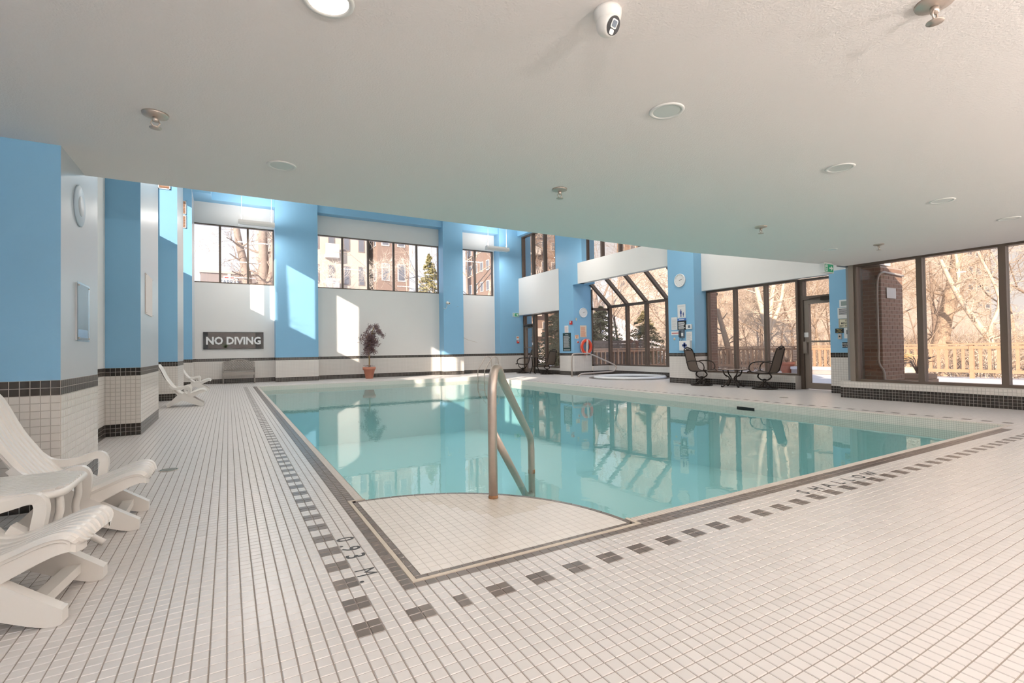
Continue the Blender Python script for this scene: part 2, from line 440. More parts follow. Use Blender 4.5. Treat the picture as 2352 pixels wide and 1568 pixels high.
# ---- pool: basin, mosaic walls, coping, underwater steps, water
pool = struct('pool_basin', (82, 154, -30), 'turquoise swimming pool basin with pale mosaic walls')
u0, u1, v0, v1 = POOL
b = MB(); b.add([(u0,v0,-22),(u1,v0,-22),(u1,v1,-40),(u0,v1,-40)], [(0,1,2,3)])
b.build('pool_floor', BASIN, pool)
for nm, f, hid in (('left', [(u0,v0),(u0,v1)], 0), ('far', [(u0,v1),(u1,v1)], 0), ('right', [(u1,v1),(u1,v0)], 0), ('near', [(u1,v0),(u0,v0)], 0)):
    (a, c), (d, e) = f
    MB().add([(a,c,-5.2),(d,e,-5.2),(d,e,-.1),(a,c,-.1)], [(0,1,2,3)]).build('mosaic_wall', MOSAIC, pool)
    MB().add([(a,c,-42),(d,e,-42),(d,e,-5.2),(a,c,-5.2)], [(0,1,2,3)]).build('plaster_wall', BASIN, pool)
for k, (r, z) in enumerate(((PR+6, -7.5), (PR+12, -12.5), (PR+18, -17.5))):
    q = [(7+r*math.cos(a), 7+r*math.sin(a)) for a in [PI/2*i/28 for i in range(29)]]
    MB().prism([(8, 8)]+q, z-5, z).build('step', BASIN, pool)
    e = MB()
    for i in range(int(r*1.4)):
        a0, a1 = PI/2*(i+.06)/(r*1.4), PI/2*(i+.94)/(r*1.4)
        e.prism([(7+s*math.cos(a), 7+s*math.sin(a)) for s, a in ((r-.6, a0), (r+.03, a0), (r+.03, a1), (r-.6, a1))], z-.6, z+.05)
    e.build('step_edge_tiles', TILE_D, pool, kind='stuff')
MB().chip(156.8, 157.05, 74.4, 81.4, -3.4, -2.2, 'x-', .0).build('skimmer_opening', BLACK, pool)
COPE = mat('coping_tile', (.62, .55, .49), .5, noise=.06, nscale=30)
cop = struct('pool_coping', (7.1, 7.1, 0), 'rounded pale coping along the pool edge')
def coping_piece(b, a0, a1, side):
    # bullnose section, 1.2 wide, nosing over the water
    prof = [(0, -.08), (0, .0), (.5, .05), (.95, .04), (1.15, -.12), (1.22, -.38), (1.15, -.75), (.9, -.75)]
    if side == 'near': P = lambda s, h, t: (t, 7.02+s, h)
    elif side == 'left': P = lambda s, h, t: (7.02+s, t, h)
    elif side == 'right': P = lambda s, h, t: (158.2-s, t, h)
    else: P = lambda s, h, t: (t, 301.2-s, h)
    n = len(prof); vs = [P(s, h, a0) for s, h in prof]+[P(s, h, a1) for s, h in prof]
    fs = [(i, i+1, n+i+1, n+i) for i in range(n-1)]
    if side in ('near', 'far'): fs = [f[::-1] for f in fs] if side == 'far' else fs
    return b.add(vs, fs, 0)
cnt = 0; rst = MB(); pc = .55
for side, a, e in (('near', 33.2, 157.6), ('left', 33.2, 301)):
    t = a
    while t < e:
        if cnt < 150*(1 if side == 'near' else 2):
            coping_piece(MB(), t+.02, t+pc-.02, side).build('coping_tile', COPE, cop); cnt += 1
        else: coping_piece(rst, t+.02, t+pc-.02, side)
        t += pc
for side, a, e in (('right', 7.5, 301), ('far', 7.5, 157.6)):
    t = a
    while t < e: coping_piece(rst, t+.02, t+1.98, side); t += 2
rst.build('coping_tiles', COPE, cop, kind='stuff')
cb = MB(); cb.box(33.2, 157.5, 7.0, 7.9, -.6, -.07); cb.box(7.0, 7.9, 33.2, 301, -.6, -.07); cb.box(157.3, 158.2, 7, 301.2, -.6, -.07); cb.box(7, 158.2, 300.3, 301.2, -.6, -.07)
cb.build('coping_bed', GROUT, cop)
wq = [(u1, v0), (u1, v1), (u0, v1), (u0, 7+PR)]+arc[::-1]+[(7+PR, v0)]
wm = MB().add([(x, y, WZ) for x, y in wq], [tuple(range(len(wq)))])
tag(wm.build('pool_water', WATER, org=(82, 154, WZ)), 'still turquoise pool water mirroring the windows', 'water', kind='stuff')

# ---- walls
def pbox(b, a, c, d, e, z0, z1, side=0, front=0, other=0):
    """box with its own material on the faces towards u (side) and towards the viewer's v (front)"""
    k = len(b.f); b.box(a, c, d, e, z0, z1)
    b.m[k:k+6] = [other, other, front, side, front, side]; return b
wl = struct('wall_left', (-36, 150, 0), 'blue and pale left wall with projecting piers on tile wainscot')
for k, (a, c, d, e) in enumerate(PIERS):
    low = MB().box(a, c, d, e, -1, 17); paint = MB(); pbox(paint, a, c, d, e, 17, 136, side=1, front=0, other=0)
    pr = paint.build('pier', [BLUE, PALE], wl)  # side faces paler than the blue fronts
    low.build('wainscot', WGROUT if k < 2 else WALLT, pr)
def wall_tiles(parent, axis, c, a0, a1, zs, rowdark, limit, first='lo'):
    """wall tiles one by one from the end nearest the camera, then one joined part"""
    cells = []
    n = int(round(a1-a0))
    for i in range(n):
        for z in zs: cells.append((i, z))
    cells.sort(key=lambda t: t[0] if first == 'lo' else -t[0])
    rs = {0: MB(), 1: MB()}; proto_m = {}
    pw = (a1-a0)/n
    for q, (i, z) in enumerate(cells):
        dk = 1 if rowdark(z) else 0; s0, s1 = a0+i*pw+.03, a0+(i+1)*pw-.03
        solo = q < limit
        b = MB() if solo else rs[dk]
        if axis == 'x+': args = (c-.02, c+.06, 0 if solo else s0, s1-s0 if solo else s1, (0 if solo else z)+.03, (0 if solo else z)+.97)
        elif axis == 'x-': args = (c-.06, c+.02, 0 if solo else s0, s1-s0 if solo else s1, (0 if solo else z)+.03, (0 if solo else z)+.97)
        else: args = (0 if solo else s0, s1-s0 if solo else s1, c-.06, c+.02, (0 if solo else z)+.03, (0 if solo else z)+.97)
        if not solo: b.chip(*args, axis, .035); continue
        if dk not in proto_m:
            b.chip(*args, axis, .035); o = b.build('tile', WT_D if dk else WT_W, parent, org=(0,0,0)); proto_m[dk] = o.data
        else:
            o = bpy.data.objects.new('tile', proto_m[dk]); C.objects.link(o); o.parent = parent
        off = Vector((0, s0, z)) if axis[0] == 'x' else Vector((s0, 0, z))
        o.location = (off-Vector(parent['_b']))*T
    for dk in rs:
        if rs[dk].v: rs[dk].build('dark_wall_tiles' if dk else 'wall_tiles', WT_D if dk else WT_W, parent, kind='stuff')
wd = lambda z: z < 3 or z >= 15
t1 = struct('trim_1', (-27, 60, 0), 'tile facing on the nearest left pier')
wall_tiles(t1, 'y-', 50.7, -44.1, -27.1, range(17), wd, 0 or 150, 'hi')
wall_tiles(t1, 'x+', -27.1, 50.7, 72.0, range(17), wd, 150)
t2 = struct('trim_2', (-27, 130, 0), 'tile facing on the second left pier')
wall_tiles(t2, 'y-', 119.6, -34.2, -27.1, range(17), wd, 130)
wall_tiles(t2, 'x+', -27.1, 119.6, 156.0, range(17), wd, 160)
BAYS = [(72, 119.6, 76, 119.4), (156, 225, 158, 224.8), (258, 327, 262.6, 326.8)]
lo = MB(); hi = MB()
for a, e, w0, w1 in BAYS:
    lo.box(-37, -34.2, a, e, -1, 17); hi.box(-37, -34.2, a, e, 17, 72); hi.box(-37, -34.2, a, e, 117, 136)
    hi.box(-37, -34.2, a, w0, 72, 117); hi.box(-37, -34.2, w1, e, 72, 117)
lo.build('wainscot', WALLT, wl); hi.build('wall_panel', WHITE, wl)
MB().box(-62, -48, -76, 50.7, -1, 17).build('wainscot', WALLT, wl); MB().box(-62, -48, -76, 50.7, 17, 52).build('wall_panel', BLUE, wl)

wf = struct('wall_far', (95, 352, 0), 'white and blue far wall with high strip windows over tile wainscot')
FW = [(-30, 20.8, -28.3, 20.8, (-12.4, 4.4)), (48.8, 146.2, 49.5, 146.8, (68.2, 87.6, 108.0, 127.3)), (164, 200, 165, 198.2, (180.7,))]
for a, e, w0, w1, ml in FW:
    MB().box(a, e, 352, 356, -1, 17).build('wainscot', WALLT, wf)
    p = MB().box(a, e, 352, 356, 17, 68.3).box(a, e, 351.6, 356, 108.3, 122.6).box(a, w0, 352, 356, 68.3, 108.3).box(w1, e, 352, 356, 68.3, 108.3)
    p.build('wall_panel', WHITE, wf)
for a, e in ((20.8, 48.8), (146.2, 164.0), (199.2, 232)):
    MB().box(a, e, 342, 356, -1, 17).build('wainscot', WALLT, wf)
    q = MB(); pbox(q, a, e, 342, 356, 17, 136, side=0, front=0); q.build('pillar', BLUE, wf)
MB().box(-36, 232, 344, 356, 122.6, 136).build('soffit', BLUE, wf)
MB().box(-28, -17, 330, 344, 122.6, 127).build('soffit', BLUE, wf)

nwin = [0]
def window(axis, c, a0, a1, z0, z1, mulls, glass=GLASS, fw_=.75, dp=2.4, mw=1.3, label='', fmat=None, trans=()):
    nwin[0] += 1; fm = fmat or BRONZE
    base = (c, (a0+a1)/2, z0) if axis == 'u' else ((a0+a1)/2, c, z0)
    w = struct('window_%d' % nwin[0], base, label)
    def bx(b, p, q, s, t, c0, c1):
        return b.box(c0, c1, p, q, s, t) if axis == 'u' else b.box(p, q, c0, c1, s, t)
    h = dp/2; f = MB()
    bx(f, a0, a1, z0, z0+fw_, c-h, c+h); bx(f, a0, a1, z1-fw_, z1, c-h, c+h); bx(f, a0, a0+fw_, z0+fw_, z1-fw_, c-h, c+h); bx(f, a1-fw_, a1, z0+fw_, z1-fw_, c-h, c+h)
    f.build('frame', fm, w)
    for k in mulls:
        b = MB(); bx(b, k-mw/2, k+mw/2, z0+fw_, z1-fw_, c-h, c+h); b.build('mullion', fm, w)
    ed = [a0+fw_]+sorted(mulls)+[a1-fw_]
    for i in range(len(ed)-1):
        p, q = ed[i]+(mw/2 if i else 0), ed[i+1]-(mw/2 if i < len(ed)-2 else 0)
        b = MB(); bx(b, p, q, z0+fw_, z1-fw_, c-.06, c+.06); b.build('pane', glass, w)
    return w
for a, e, w0, w1 in BAYS:
    window('u', -35.6, w0, w1, 72, 117, [e-14.5-17.4*k for k in range(3) if e-14.5-17.4*k > w0+4], label='high left window between the piers', fw_=.5)
for k, (a, e, w0, w1, ml) in enumerate(FW):
    window('v', 353.6, w0, w1, 68.3, 108.3, ml, label=('three-pane', 'five-pane', 'two-pane')[k]+' strip window high in the far wall')

# right wall: columns, fascias and sills; glazing set back behind them
wr = struct('wall_right', (222, 160, 0), 'right wall of blue columns, white fascias and bronze glazing')
def column(a, c, d, e, z1, nm='column', tile=WALLT):
    p = MB().box(a, c, d, e, 17, z1).build(nm, BLUE, wr); MB().box(a, c, d, e, -1, 17).build('wainscot', tile, p)
column(219, 236, 262, 281, 136)                 # with the notice board and the ring
column(211.8, 222.5, 145, 163.2, 136)           # with the clock and the telephone
column(213, 224, 65.5, 76.4, 51.5, tile=WGROUT) # with the jet notices
column(222.5, 236, 151, 163.2, 136, 'column_back')
fa = MB().box(218.6, 222, 280.6, 342, 51, 84); fa.build('fascia', WHITE, wr)
MB().box(217.5, 222, 163.2, 254.5, 68.6, 84).build('fascia', WHITE, wr)
MB().box(218, 222, 76.4, 145, 51, 84).build('fascia', WHITE, wr)
MB().box(217, 224, 63.4, 76.4, 51.5, 84).build('fascia', WHITE, wr)
MB().box(218, 230, 250, 262, 68.6, 136).build('column', BLUE, wr)
up_ = MB().box(218, 226, 60, 342, 122, 136).box(220, 226, 60, 145, 84, 122); up_.build('upper_wall', BLUE, wr)
window('u', 224, 289, 342, 84, 122, [306.5, 324.8], GLASSB, 1.0, 3.5, label='tall upper window beside the far corner')
MB().box(222, 226, 281, 289, 51, 122).build('upper_wall', BLUE, wr)
window('u', 224, 165, 251, 84, 122, [233.6, 215.2, 196.9, 179], GLASSB, 1.0, 3.0, label='upper window above the whirlpool beam')
MB().box(222, 224, 163, 168, 51, 122).build('upper_wall', BLUE, wr)
# far lower glazing with a door leaf
MB().box(222.6, 226, 281, 323, -1, 5).build('sill_wall', WALLT, wr)
window('u', 224.2, 286, 323.4, 5, 51, [306.7], GLASSB, 1.0, 3.0, label='two tall panes beside the far corner door')
def glass_door(nm, U, v0_, v1_, z1, handle_v, label):
    d = struct(nm, (U, (v0_+v1_)/2, 0), label)
    f = MB()
    f.box(U-1.6, U+1.6, v0_+.02, v0_+1.6, 0, 51).box(U-1.6, U+1.6, v1_-1.6, v1_-.02, 0, 51).box(U-1.6, U+1.6, v0_+1.6, v1_-1.6, z1, z1+1.7).box(U-1.6, U+1.6, v0_+1.6, v1_-1.6, 50, 50.95)
    f.build('door_frame', BRONZE, d)
    MB().box(U-.06, U+.06, v0_+1.6, v1_-1.6, z1+1.7, 50).build('transom_pane', GLASSB, d)
    l = MB(); a, e = v0_+1.7, v1_-1.7
    l.box(U-1, U+1, a, e, .3, 3).box(U-1, U+1, a, e, z1-1.9, z1-.1).box(U-1, U+1, a, a+2, 3, z1-1.9).box(U-1, U+1, e-2, e, 3, z1-1.9)
    lf = l.build('door_leaf', BRONZE2, d)
    MB().box(U-.06, U+.06, a+2, e-2, 3, z1-1.9).build('pane', GLASSB, lf)
    MB().box(U-1.9, U-1.2, a+.6, e-.6, 21.6, 22.4).build('push_bar', BRONZE2, lf)
    hv = handle_v
    MB().box(U-2.2, U-1, hv-.7, hv+.7, 16.5, 22).build('handle', BRONZE2, lf)
    MB().box(U-1.12, U-1, hv-1.1, hv+1.1, 24.0, 26.2).build('door_notice', PAPER, lf)
    c = MB().box(U-2.8, U-1.2, a+.5, a+6.5, z1-.8, z1+.9); c.bar((U-2.2, a+5.5, z1+.6), (U-3.4, a+11, z1+.1), .5, .3); c.build('door_closer', IRON, d)
    return d
glass_door('door_1', 224.4, 324.2, 342, 41, 327, 'bronze glazed door at the far right corner')
glass_door('door_2', 224.4, 76.4, 94.6, 41.2, 92.2, 'bronze glazed exit door beside the jet notices')
# glazing with the tile bench sill
MB().box(218.2, 226, 94.6, 145, -1, 6.2).build('sill_wall', WGROUT, wr)
window('u', 222.6, 94.6, 144.8, 6.2, 51, [127.6, 110.6], GLASSB, .9, 2.6, label='three-pane window behind the patio chairs')
t3 = struct('trim_3', (218, 120, 0), 'tile facing of the low sill behind the patio chairs')
wall_tiles(t3, 'x-', 218.2, 94.6, 144.6, range(6), lambda z: z < 3, 290)
t4 = struct('trim_4', (213, 70, 0), 'tile facing of the blue column with the jet notices')
wall_tiles(t4, 'x-', 213, 65.5, 76.5, range(17), wd, 290)
# big near windows on a low tiled wall
MB().box(197, 206, -76, 65, -1, 6.15).build('sill_wall', WGROUT, wr)
MB().box(197, 206, -76, 65, 6.15, 6.25).build('sill_cap', WT_W, wr)
t5 = struct('trim_5', (197, 20, 0), 'tile facing under the large near windows')
wall_tiles(t5, 'x-', 197, -2, 65, range(6), lambda z: z < 4, 300, 'lo')
window('u', 201, -76, 60.6, 6.25, 50.9, [60.6-20.4-21.1*k for k in range(6)], GLASSB, .9, 3.0, mw=1.7, label='large bronze windows along the right of the near deck')
MB().box(198.9, 203, 60.6, 62.3, 6.25, 51).build('post', BRONZE2, wr)
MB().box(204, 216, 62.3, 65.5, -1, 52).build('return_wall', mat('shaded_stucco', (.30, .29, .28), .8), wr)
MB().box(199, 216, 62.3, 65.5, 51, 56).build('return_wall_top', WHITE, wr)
# greenhouse bay round the whirlpool
bay = struct('window_bay', (254, 214, 0), 'lean-to greenhouse glazing round the whirlpool')
UB, ZE = 253.8, 53.0
vb = [260.6, 240.9, 221.2, 201.7, 182.2, 164.5]
MB().box(UB-2, UB+2, 162, 263, -1, 6.8).box(236, UB+2, 260.5, 264, -1, 6.8).build('sill_wall', WALLT, bay)
MB().box(UB-1.3, UB+1.3, 163, 262, 6.8, 7.8).box(UB-1.6, UB+1.6, 163, 262, ZE-1, ZE+.8).build('bay_rail', BRONZE, bay)
for k, v in enumerate(vb):
    MB().box(UB-1.5, UB+1.3, v-1.0, v+1.0, 7.8, ZE-1).build('mullion', BRONZE, bay)
    MB().bar((UB, v, ZE+.2), (223, v, 80.6), 1.9, 2.4).build('rafter', BRONZE, bay)
    if k < 5:
        w_ = vb[k+1]
        MB().box(UB-.06, UB+.06, w_+1, v-1, 7.8, ZE-1).build('pane', GLASSB, bay)
        MB().add([(UB,w_+1,ZE+.4),(UB,v-1,ZE+.4),(223,v-1,80.8),(223,w_+1,80.8)], [(0,1,2,3)]).build('roof_pane', GLASSB, bay)
MB().box(236, UB, 261.2, 263.4, ZE-3, ZE-1.2).box(236, UB, 261.2, 263.4, 6.8, 7.8).box(236, 237, 261.2, 263.4, 6.8, 66).build('bay_rail', BRONZE, bay)
MB().add([(237,262.2,7.8),(UB,262.2,7.8),(UB,262.2,ZE-3),(237,262.2,ZE-3)], [(0,1,2,3)]).build('pane', GLASSB, bay)
MB().add([(237,262.2,ZE-1.2),(UB,262.2,ZE-1.2),(237,262.2,68)], [(0,1,2)]).build('pane', GLASSB, bay)
MB().add([(237,163.6,7.8),(UB,163.6,7.8),(UB,163.6,ZE),(237,163.6,68)], [(0,1,2,3)]).build('pane', GLASSB, bay)

# near wall behind the camera and ceilings
wn = struct('wall_near', (60, -76, 0), 'plain wall behind the camera')
MB().box(-62, 206, -79, -76, -1, 17).build('wainscot', WALLT, wn); MB().box(-62, 206, -79, -76, 17, 54).build('wall_panel', WHITE, wn)
cl = struct('ceiling', (60, 0, 48), 'low stippled off-white ceiling ending in a straight edge over the pool')
cbm = MB(); us = [-62, 60, 110, 125, 140, 155, 170, 185, 198.5]
vs = []; fs = []
for i, u in enumerate(us): vs += [(u, -79, zc(u)), (u, 63.4, zc(u)), (u, 63.4, 55), (u, -79, 55)]
for i in range(len(us)-1):
    a, b_ = 4*i, 4*(i+1); fs += [(a, a+1, b_+1, b_), (a+1, a+2, b_+2, b_+1), (a+2, a+3, b_+3, b_+2)]
cbm.add(vs, fs).build('ceiling_panel', CEIL, cl)
MB().box(198.3, 206, -79, 66, 50.9, 55).build('window_head', BRONZE, cl)
MB().box(-62, 226, 60, 63.4, 55, 136).build('bulkhead', WHITE, cl)
MB().box(198.5, 218, 56, 63.4, 50.9, 55.2).build('ceiling_panel', CEIL, cl)
MB().box(-40, 226, 60, 356, 136, 139).build('high_ceiling', WHITE, cl)

# ================================================================== FIXTURES WITH LIGHT
def area(name, loc, sx_, sy_, watts, down=True, col=(1, .94, .885), shape='RECTANGLE', spread=PI, parent=None):
    d = bpy.data.lights.new(name, 'AREA'); d.shape = shape; d.size = sx_*T; d.size_y = sy_*T; d.energy = watts; d.color = col; d.spread = spread
    o = bpy.data.objects.new(name, d); C.objects.link(o); b0 = Vector(parent['_b']) if parent is not None else Vector((0,0,0))
    o.parent = parent; o.location = (Vector(loc)-b0)*T
    if not down: o.rotation_euler = (PI, 0, 0)
    return o
def downlight(u, v, label, on=False):
    z = zc(u)
    t = thing('recessed_downlight', label, 'ceiling light', (u, v, z), group='recessed lights in the low ceiling')
    MB().lathe([(1.55, .0), (1.6, -.14), (1.95, -.16), (2.05, -.02)], 28, (u, v, z)).build('trim_ring', mat('lamp_trim', (.80, .78, .75), .4), t)
    MB().lathe([(0, -.1), (1.56, -.1)], 28, (u, v, z)).build('lens', LAMPON if on else LAMPOFF, t)
    area('lamp', (u, v, z-.25), 3.0, 3.0, DOWN_LAMP, shape='DISK', parent=t)
downlight(-.8, 5.0, 'glowing recessed light cut by the top edge of the photo', True)
for u, v, l in ((37.4, 4.9, 'recessed light below the security camera, nearer row'), (76.3, 4.9, 'nearer-row recessed light over the SHALLOW lettering'), (114.4, 4.9, 'nearer-row recessed light third from the right window'),
                (151.5, 4.9, 'recessed light nearest the large right window'), (-.8, 44.7, 'recessed light over the left deck near the ceiling edge'), (151.5, 44.7, 'recessed light beside the exit sign')):
    downlight(u, v, l)
for u, l in ((37.4, 'added unseen recessed light behind the camera to its right'), (-.8, 'added unseen recessed light directly behind the camera'), (114.4, 'added unseen recessed light behind the camera far to its right')):
    downlight(u, -34.5, l, True)  # extra row out of view, added to raise the room's brightness
def added_sconce(u, z, label):  # out-of-view fitting added to brighten the low ceiling
    t = thing('added_uplight', label, 'added lamp', (u, -76, z))
    MB().prism([(u-3, z), (u+3, z), (u+4, z+3.2), (u-4, z+3.2)], -76, -72.4, 'y').build('shade', PLASTIC, t)
    area('lamp_up', (u, -74.2, z+3.6), 6, 2.6, ADDED_SCONCE, down=False, parent=t)
for u, l in ((-25, 'added unseen uplight behind the camera, leftmost'), (25, 'added unseen uplight behind the camera, second from left'), (75, 'added unseen uplight behind the camera, third from left'), (125, 'added unseen uplight behind the camera, fourth from left'), (170, 'added unseen uplight behind the camera, rightmost')): added_sconce(u, 30, l)
def pendant(u, v, z, label, rods=True):
    t = thing('pendant_light', label, 'hanging light', (u, v, z), group='linear pendant lights over the pool')
    L_ = 10.6
    b = MB(); b.prism([(v-2.4, z), (v+2.4, z), (v+2.4, z+1.6), (v+1.5, z+3.2), (v-1.5, z+3.2), (v-2.4, z+1.6)], u-L_, u+L_, 'x'); b.build('housing', PLASTIC, t)
    MB().box(u-L_+.5, u+L_-.5, v-2.0, v+2.0, z-.25, z).build('diffuser', LAMPOFF, t)
    for s in (-8.8, 8.8): MB().tube([(u+s, v, z+3.1), (u+s, v, 136)], .14, 6).build('hanging_rod', PLASTIC, t)
    area('lamp_down', (u, v, z-.6), 2*L_-1, 4, POOL_LAMP*.5, parent=t)
    area('lamp_up', (u, v, z+3.9), 2*L_-1, 3, POOL_LAMP*.5, down=False, parent=t)
pendant(8.8, 327, 104.0, 'white linear pendant in front of the leftmost high window')
pendant(189.3, 327, 104.0, 'white linear pendant in front of the two-pane high window')
for u, v, l in ((8.8, 130, 'added unseen pendant above the left of the pool, nearer'), (8.8, 235, 'added unseen pendant above the left of the pool, farther'), (99, 130, 'added unseen pendant above the middle of the pool, nearer'),
                (99, 235, 'added unseen pendant above the middle of the pool, farther'), (189.3, 130, 'added unseen pendant above the right deck, nearer'), (189.3, 235, 'added unseen pendant above the right deck, farther')): pendant(u, v, 104, l)  # unseen pendants added above the low ceiling to light the hall

# ================================================================== OBJECTS
Z3 = Vector((0, 0, 1))
# ---- ceiling: sprinklers, cameras, exit signs
def sprinkler(u, v, label):
    z = zc(u); t = thing('fire_sprinkler', label, 'sprinkler', (u, v, z), group='sprinkler heads in the low ceiling')
    MB().lathe([(1.35, 0), (1.3, -.22), (.6, -.4), (.35, -.42)], 20, (u, v, z)).build('escutcheon', STEEL, t)
    b = MB().lathe([(.32, -.4), (.3, -.9), (0, -.95)], 10, (u, v, z))
    for s in (-1, 1): b.tube([(u+.25*s, v, z-.7), (u+.45*s, v, z-1.1), (u+.1*s, v, z-1.6)], .08, 6)
    b.build('frame', STEEL, t)
    MB().lathe([(0, -1.6), (.62, -1.62), (.62, -1.68), (0, -1.7)], 14, (u, v, z)).build('deflector', STEEL, t)
for u, v, l in ((-15.1, 34.2, 'sprinkler head over the left deck'), (42.8, 34.2, 'sprinkler head in the middle of the ceiling near its edge'), (42.7, -18.8, 'sprinkler head at the top right corner of the photo'),
                (100.8, 34.2, 'sprinkler head left of the exit sign over the pool'), (157.5, 34.2, 'sprinkler head nearest the large right window')): sprinkler(u, v, l)
t = thing('security_camera', 'white turret security camera with a black oval face on the ceiling', 'camera', (19.7, -4.9, zc(0)))
cx, cy, cz = 19.7, -4.9, zc(0)
MB().lathe([(1.15, 0), (1.15, -.25), (1.08, -.7), (.9, -1.0), (0, -1.05)], 28, (cx, cy, cz)).build('base', PLASTIC, t)
dv = Vector((.126, -.76, -.50)).normalized(); a = dv.cross(Z3).normalized(); bb = a.cross(dv); bc = Vector((cx, cy, cz-1.15)); BR = .98
b = MB(); vs = []; n = 24
for i in range(12):
    th = 2.3*i/11; rr, hh = BR*math.sin(th), -BR*math.cos(th)
    for j in range(n):
        w = 2*PI*j/n; vs.append(bc+dv*hh+(a*math.cos(w)+bb*math.sin(w))*max(rr, .01))
b.add(vs, [(i*n+j, i*n+(j+1) % n, (i+1)*n+(j+1) % n, (i+1)*n+j) for i in range(11) for j in range(n)]+[tuple(11*n+j for j in range(n))], 0, False)
ball = b.build('eyeball', PLASTIC, t, smooth=True)
def disc(parent, name, c, w, h, m, d=dv, ea=a, eb=bb, k=22, p=2.0):
    q = []
    for j in range(k):
        s_, c_ = math.sin(2*PI*j/k), math.cos(2*PI*j/k)
        q.append(Vector(c)+ea*(w*math.copysign(abs(c_)**(2/p), c_))+eb*(h*math.copysign(abs(s_)**(2/p), s_)))
    return MB().add([x-d*.05 for x in q]+[x for x in q], [tuple(range(k, 2*k))]+[(j, (j+1) % k, k+(j+1) % k, k+j) for j in range(k)]).build(name, m, parent)
h0 = BR*.666
disc(ball, 'face_plate', bc+dv*(h0+.05), .70, .72, BLACK)
disc(ball, 'lens_ring', bc+dv*(h0+.08)+bb*.14, .34, .34, PAPER, p=5)
disc(ball, 'lens', bc+dv*(h0+.1)+bb*.14, .24, .24, GREY, p=6)
disc(ball, 'light_window', bc+dv*(h0+.08)-bb*.46, .24, .2, PAPER, p=4)
def exit_sign(nm_, base, xd, label, hang):
    """running-man exit box facing -(xd x z)"""
    o = Vector(base); X = Vector(xd); nrm = X.cross(Z3)    # towards the viewer
    t = thing('exit_sign', label, 'exit sign', base)
    w, h, d = 6.3, 3.4, 1.6
    def slab(b, x0, x1, z0, z1, n0, n1):
        vs = [o+X*x+Z3*z+nrm*q for q in (n0, n1) for x, z in ((x0, z0), (x1, z0), (x1, z1), (x0, z1))]
        return b.add(vs, [(3,2,1,0),(4,5,6,7),(0,1,5,4),(1,2,6,5),(2,3,7,6),(3,0,4,7)])
    slab(MB(), -w/2, w/2, 0, h, -d, 0).build('housing', PAPER, t)
    slab(MB(), -w/2+.3, w/2-.3, .3, h-.3, 0, .05).build('green_panel', GREEN, t)
    m = MB()
    slab(m, -2.5, -1.0, .5, 2.9, .05, .08); m2 = MB()
    for (x0, z0, x1, z1, wd_) in ((-1.75, 2.0, -1.65, 1.4, .4), (-1.7, 1.4, -2.1, .7, .25), (-1.65, 1.4, -1.2, .9, .25), (-1.2, .9, -1.25, .55, .22), (-1.75, 1.95, -2.2, 1.6, .2), (-1.7, 1.95, -1.2, 1.7, .2)):
        p, q = o+X*x0+Z3*z0+nrm*.1, o+X*x1+Z3*z1+nrm*.1; s = (q-p).normalized().cross(nrm)*wd_/2
        m2.add([p-s, p+s, q+s, q-s], [(0,1,2,3)])
    hd = o+X*-1.62+Z3*2.38+nrm*.1; m2.add([hd+X*.24*math.cos(k*PI/5)+Z3*.24*math.sin(k*PI/5) for k in range(10)], [tuple(range(10))])
    m.build('doorway_symbol', PRINTW, t); m2.build('running_figure', GREEN, t)
    ar = MB(); q = [(.1, 1.45), (1.3, 1.45), (1.3, .75), (2.6, 1.7), (1.3, 2.65), (1.3, 1.95), (.1, 1.95)]
    ar.add([o+X*x+Z3*z+nrm*.08 for x, z in q], [tuple(range(7))]); ar.build('arrow', PRINTW, t)
    if hang: slab(MB(), -2.6, 2.6, h, h+.35, -1.3, -.3).build('mounting_plate', PAPER, t)
exit_sign('e', (181.0, 60.0, zc(181)-3.75), (1, 0, 0), 'green running-man exit sign hanging from the low ceiling edge', True)
exit_sign('e', (215.2, 341.6, 49.6), (1, 0, 0), 'small green running-man exit sign on the far right blue wall', False)
t = thing('security_camera', 'small white wall camera with a dangling cable on the blue pillar', 'camera', (149.5, 342, 59.5))
MB().lathe([(1.2, 0), (1.1, -.8), (0, -.9)], 14, (149.5, 342, 59.8), ax='y').build('mount', PLASTIC, t)
MB().lathe([(0, -1.6), (.9, -1.3), (1.0, -.4), (.8, 0)], 14, (150.2, 340.8, 59.2), ax='y').build('housing', PLASTIC, t)
MB().lathe([(0, -1.75), (.5, -1.6)], 12, (150.2, 340.8, 59.2), ax='y').build('lens', BLACK, t)
MB().tube(smoothpath([(149.2, 341.8, 59), (148.6, 341.7, 56), (147.3, 341.7, 54.6), (146.3, 341.8, 55.6)]), .16, 6).build('cable', PLASTIC, t)

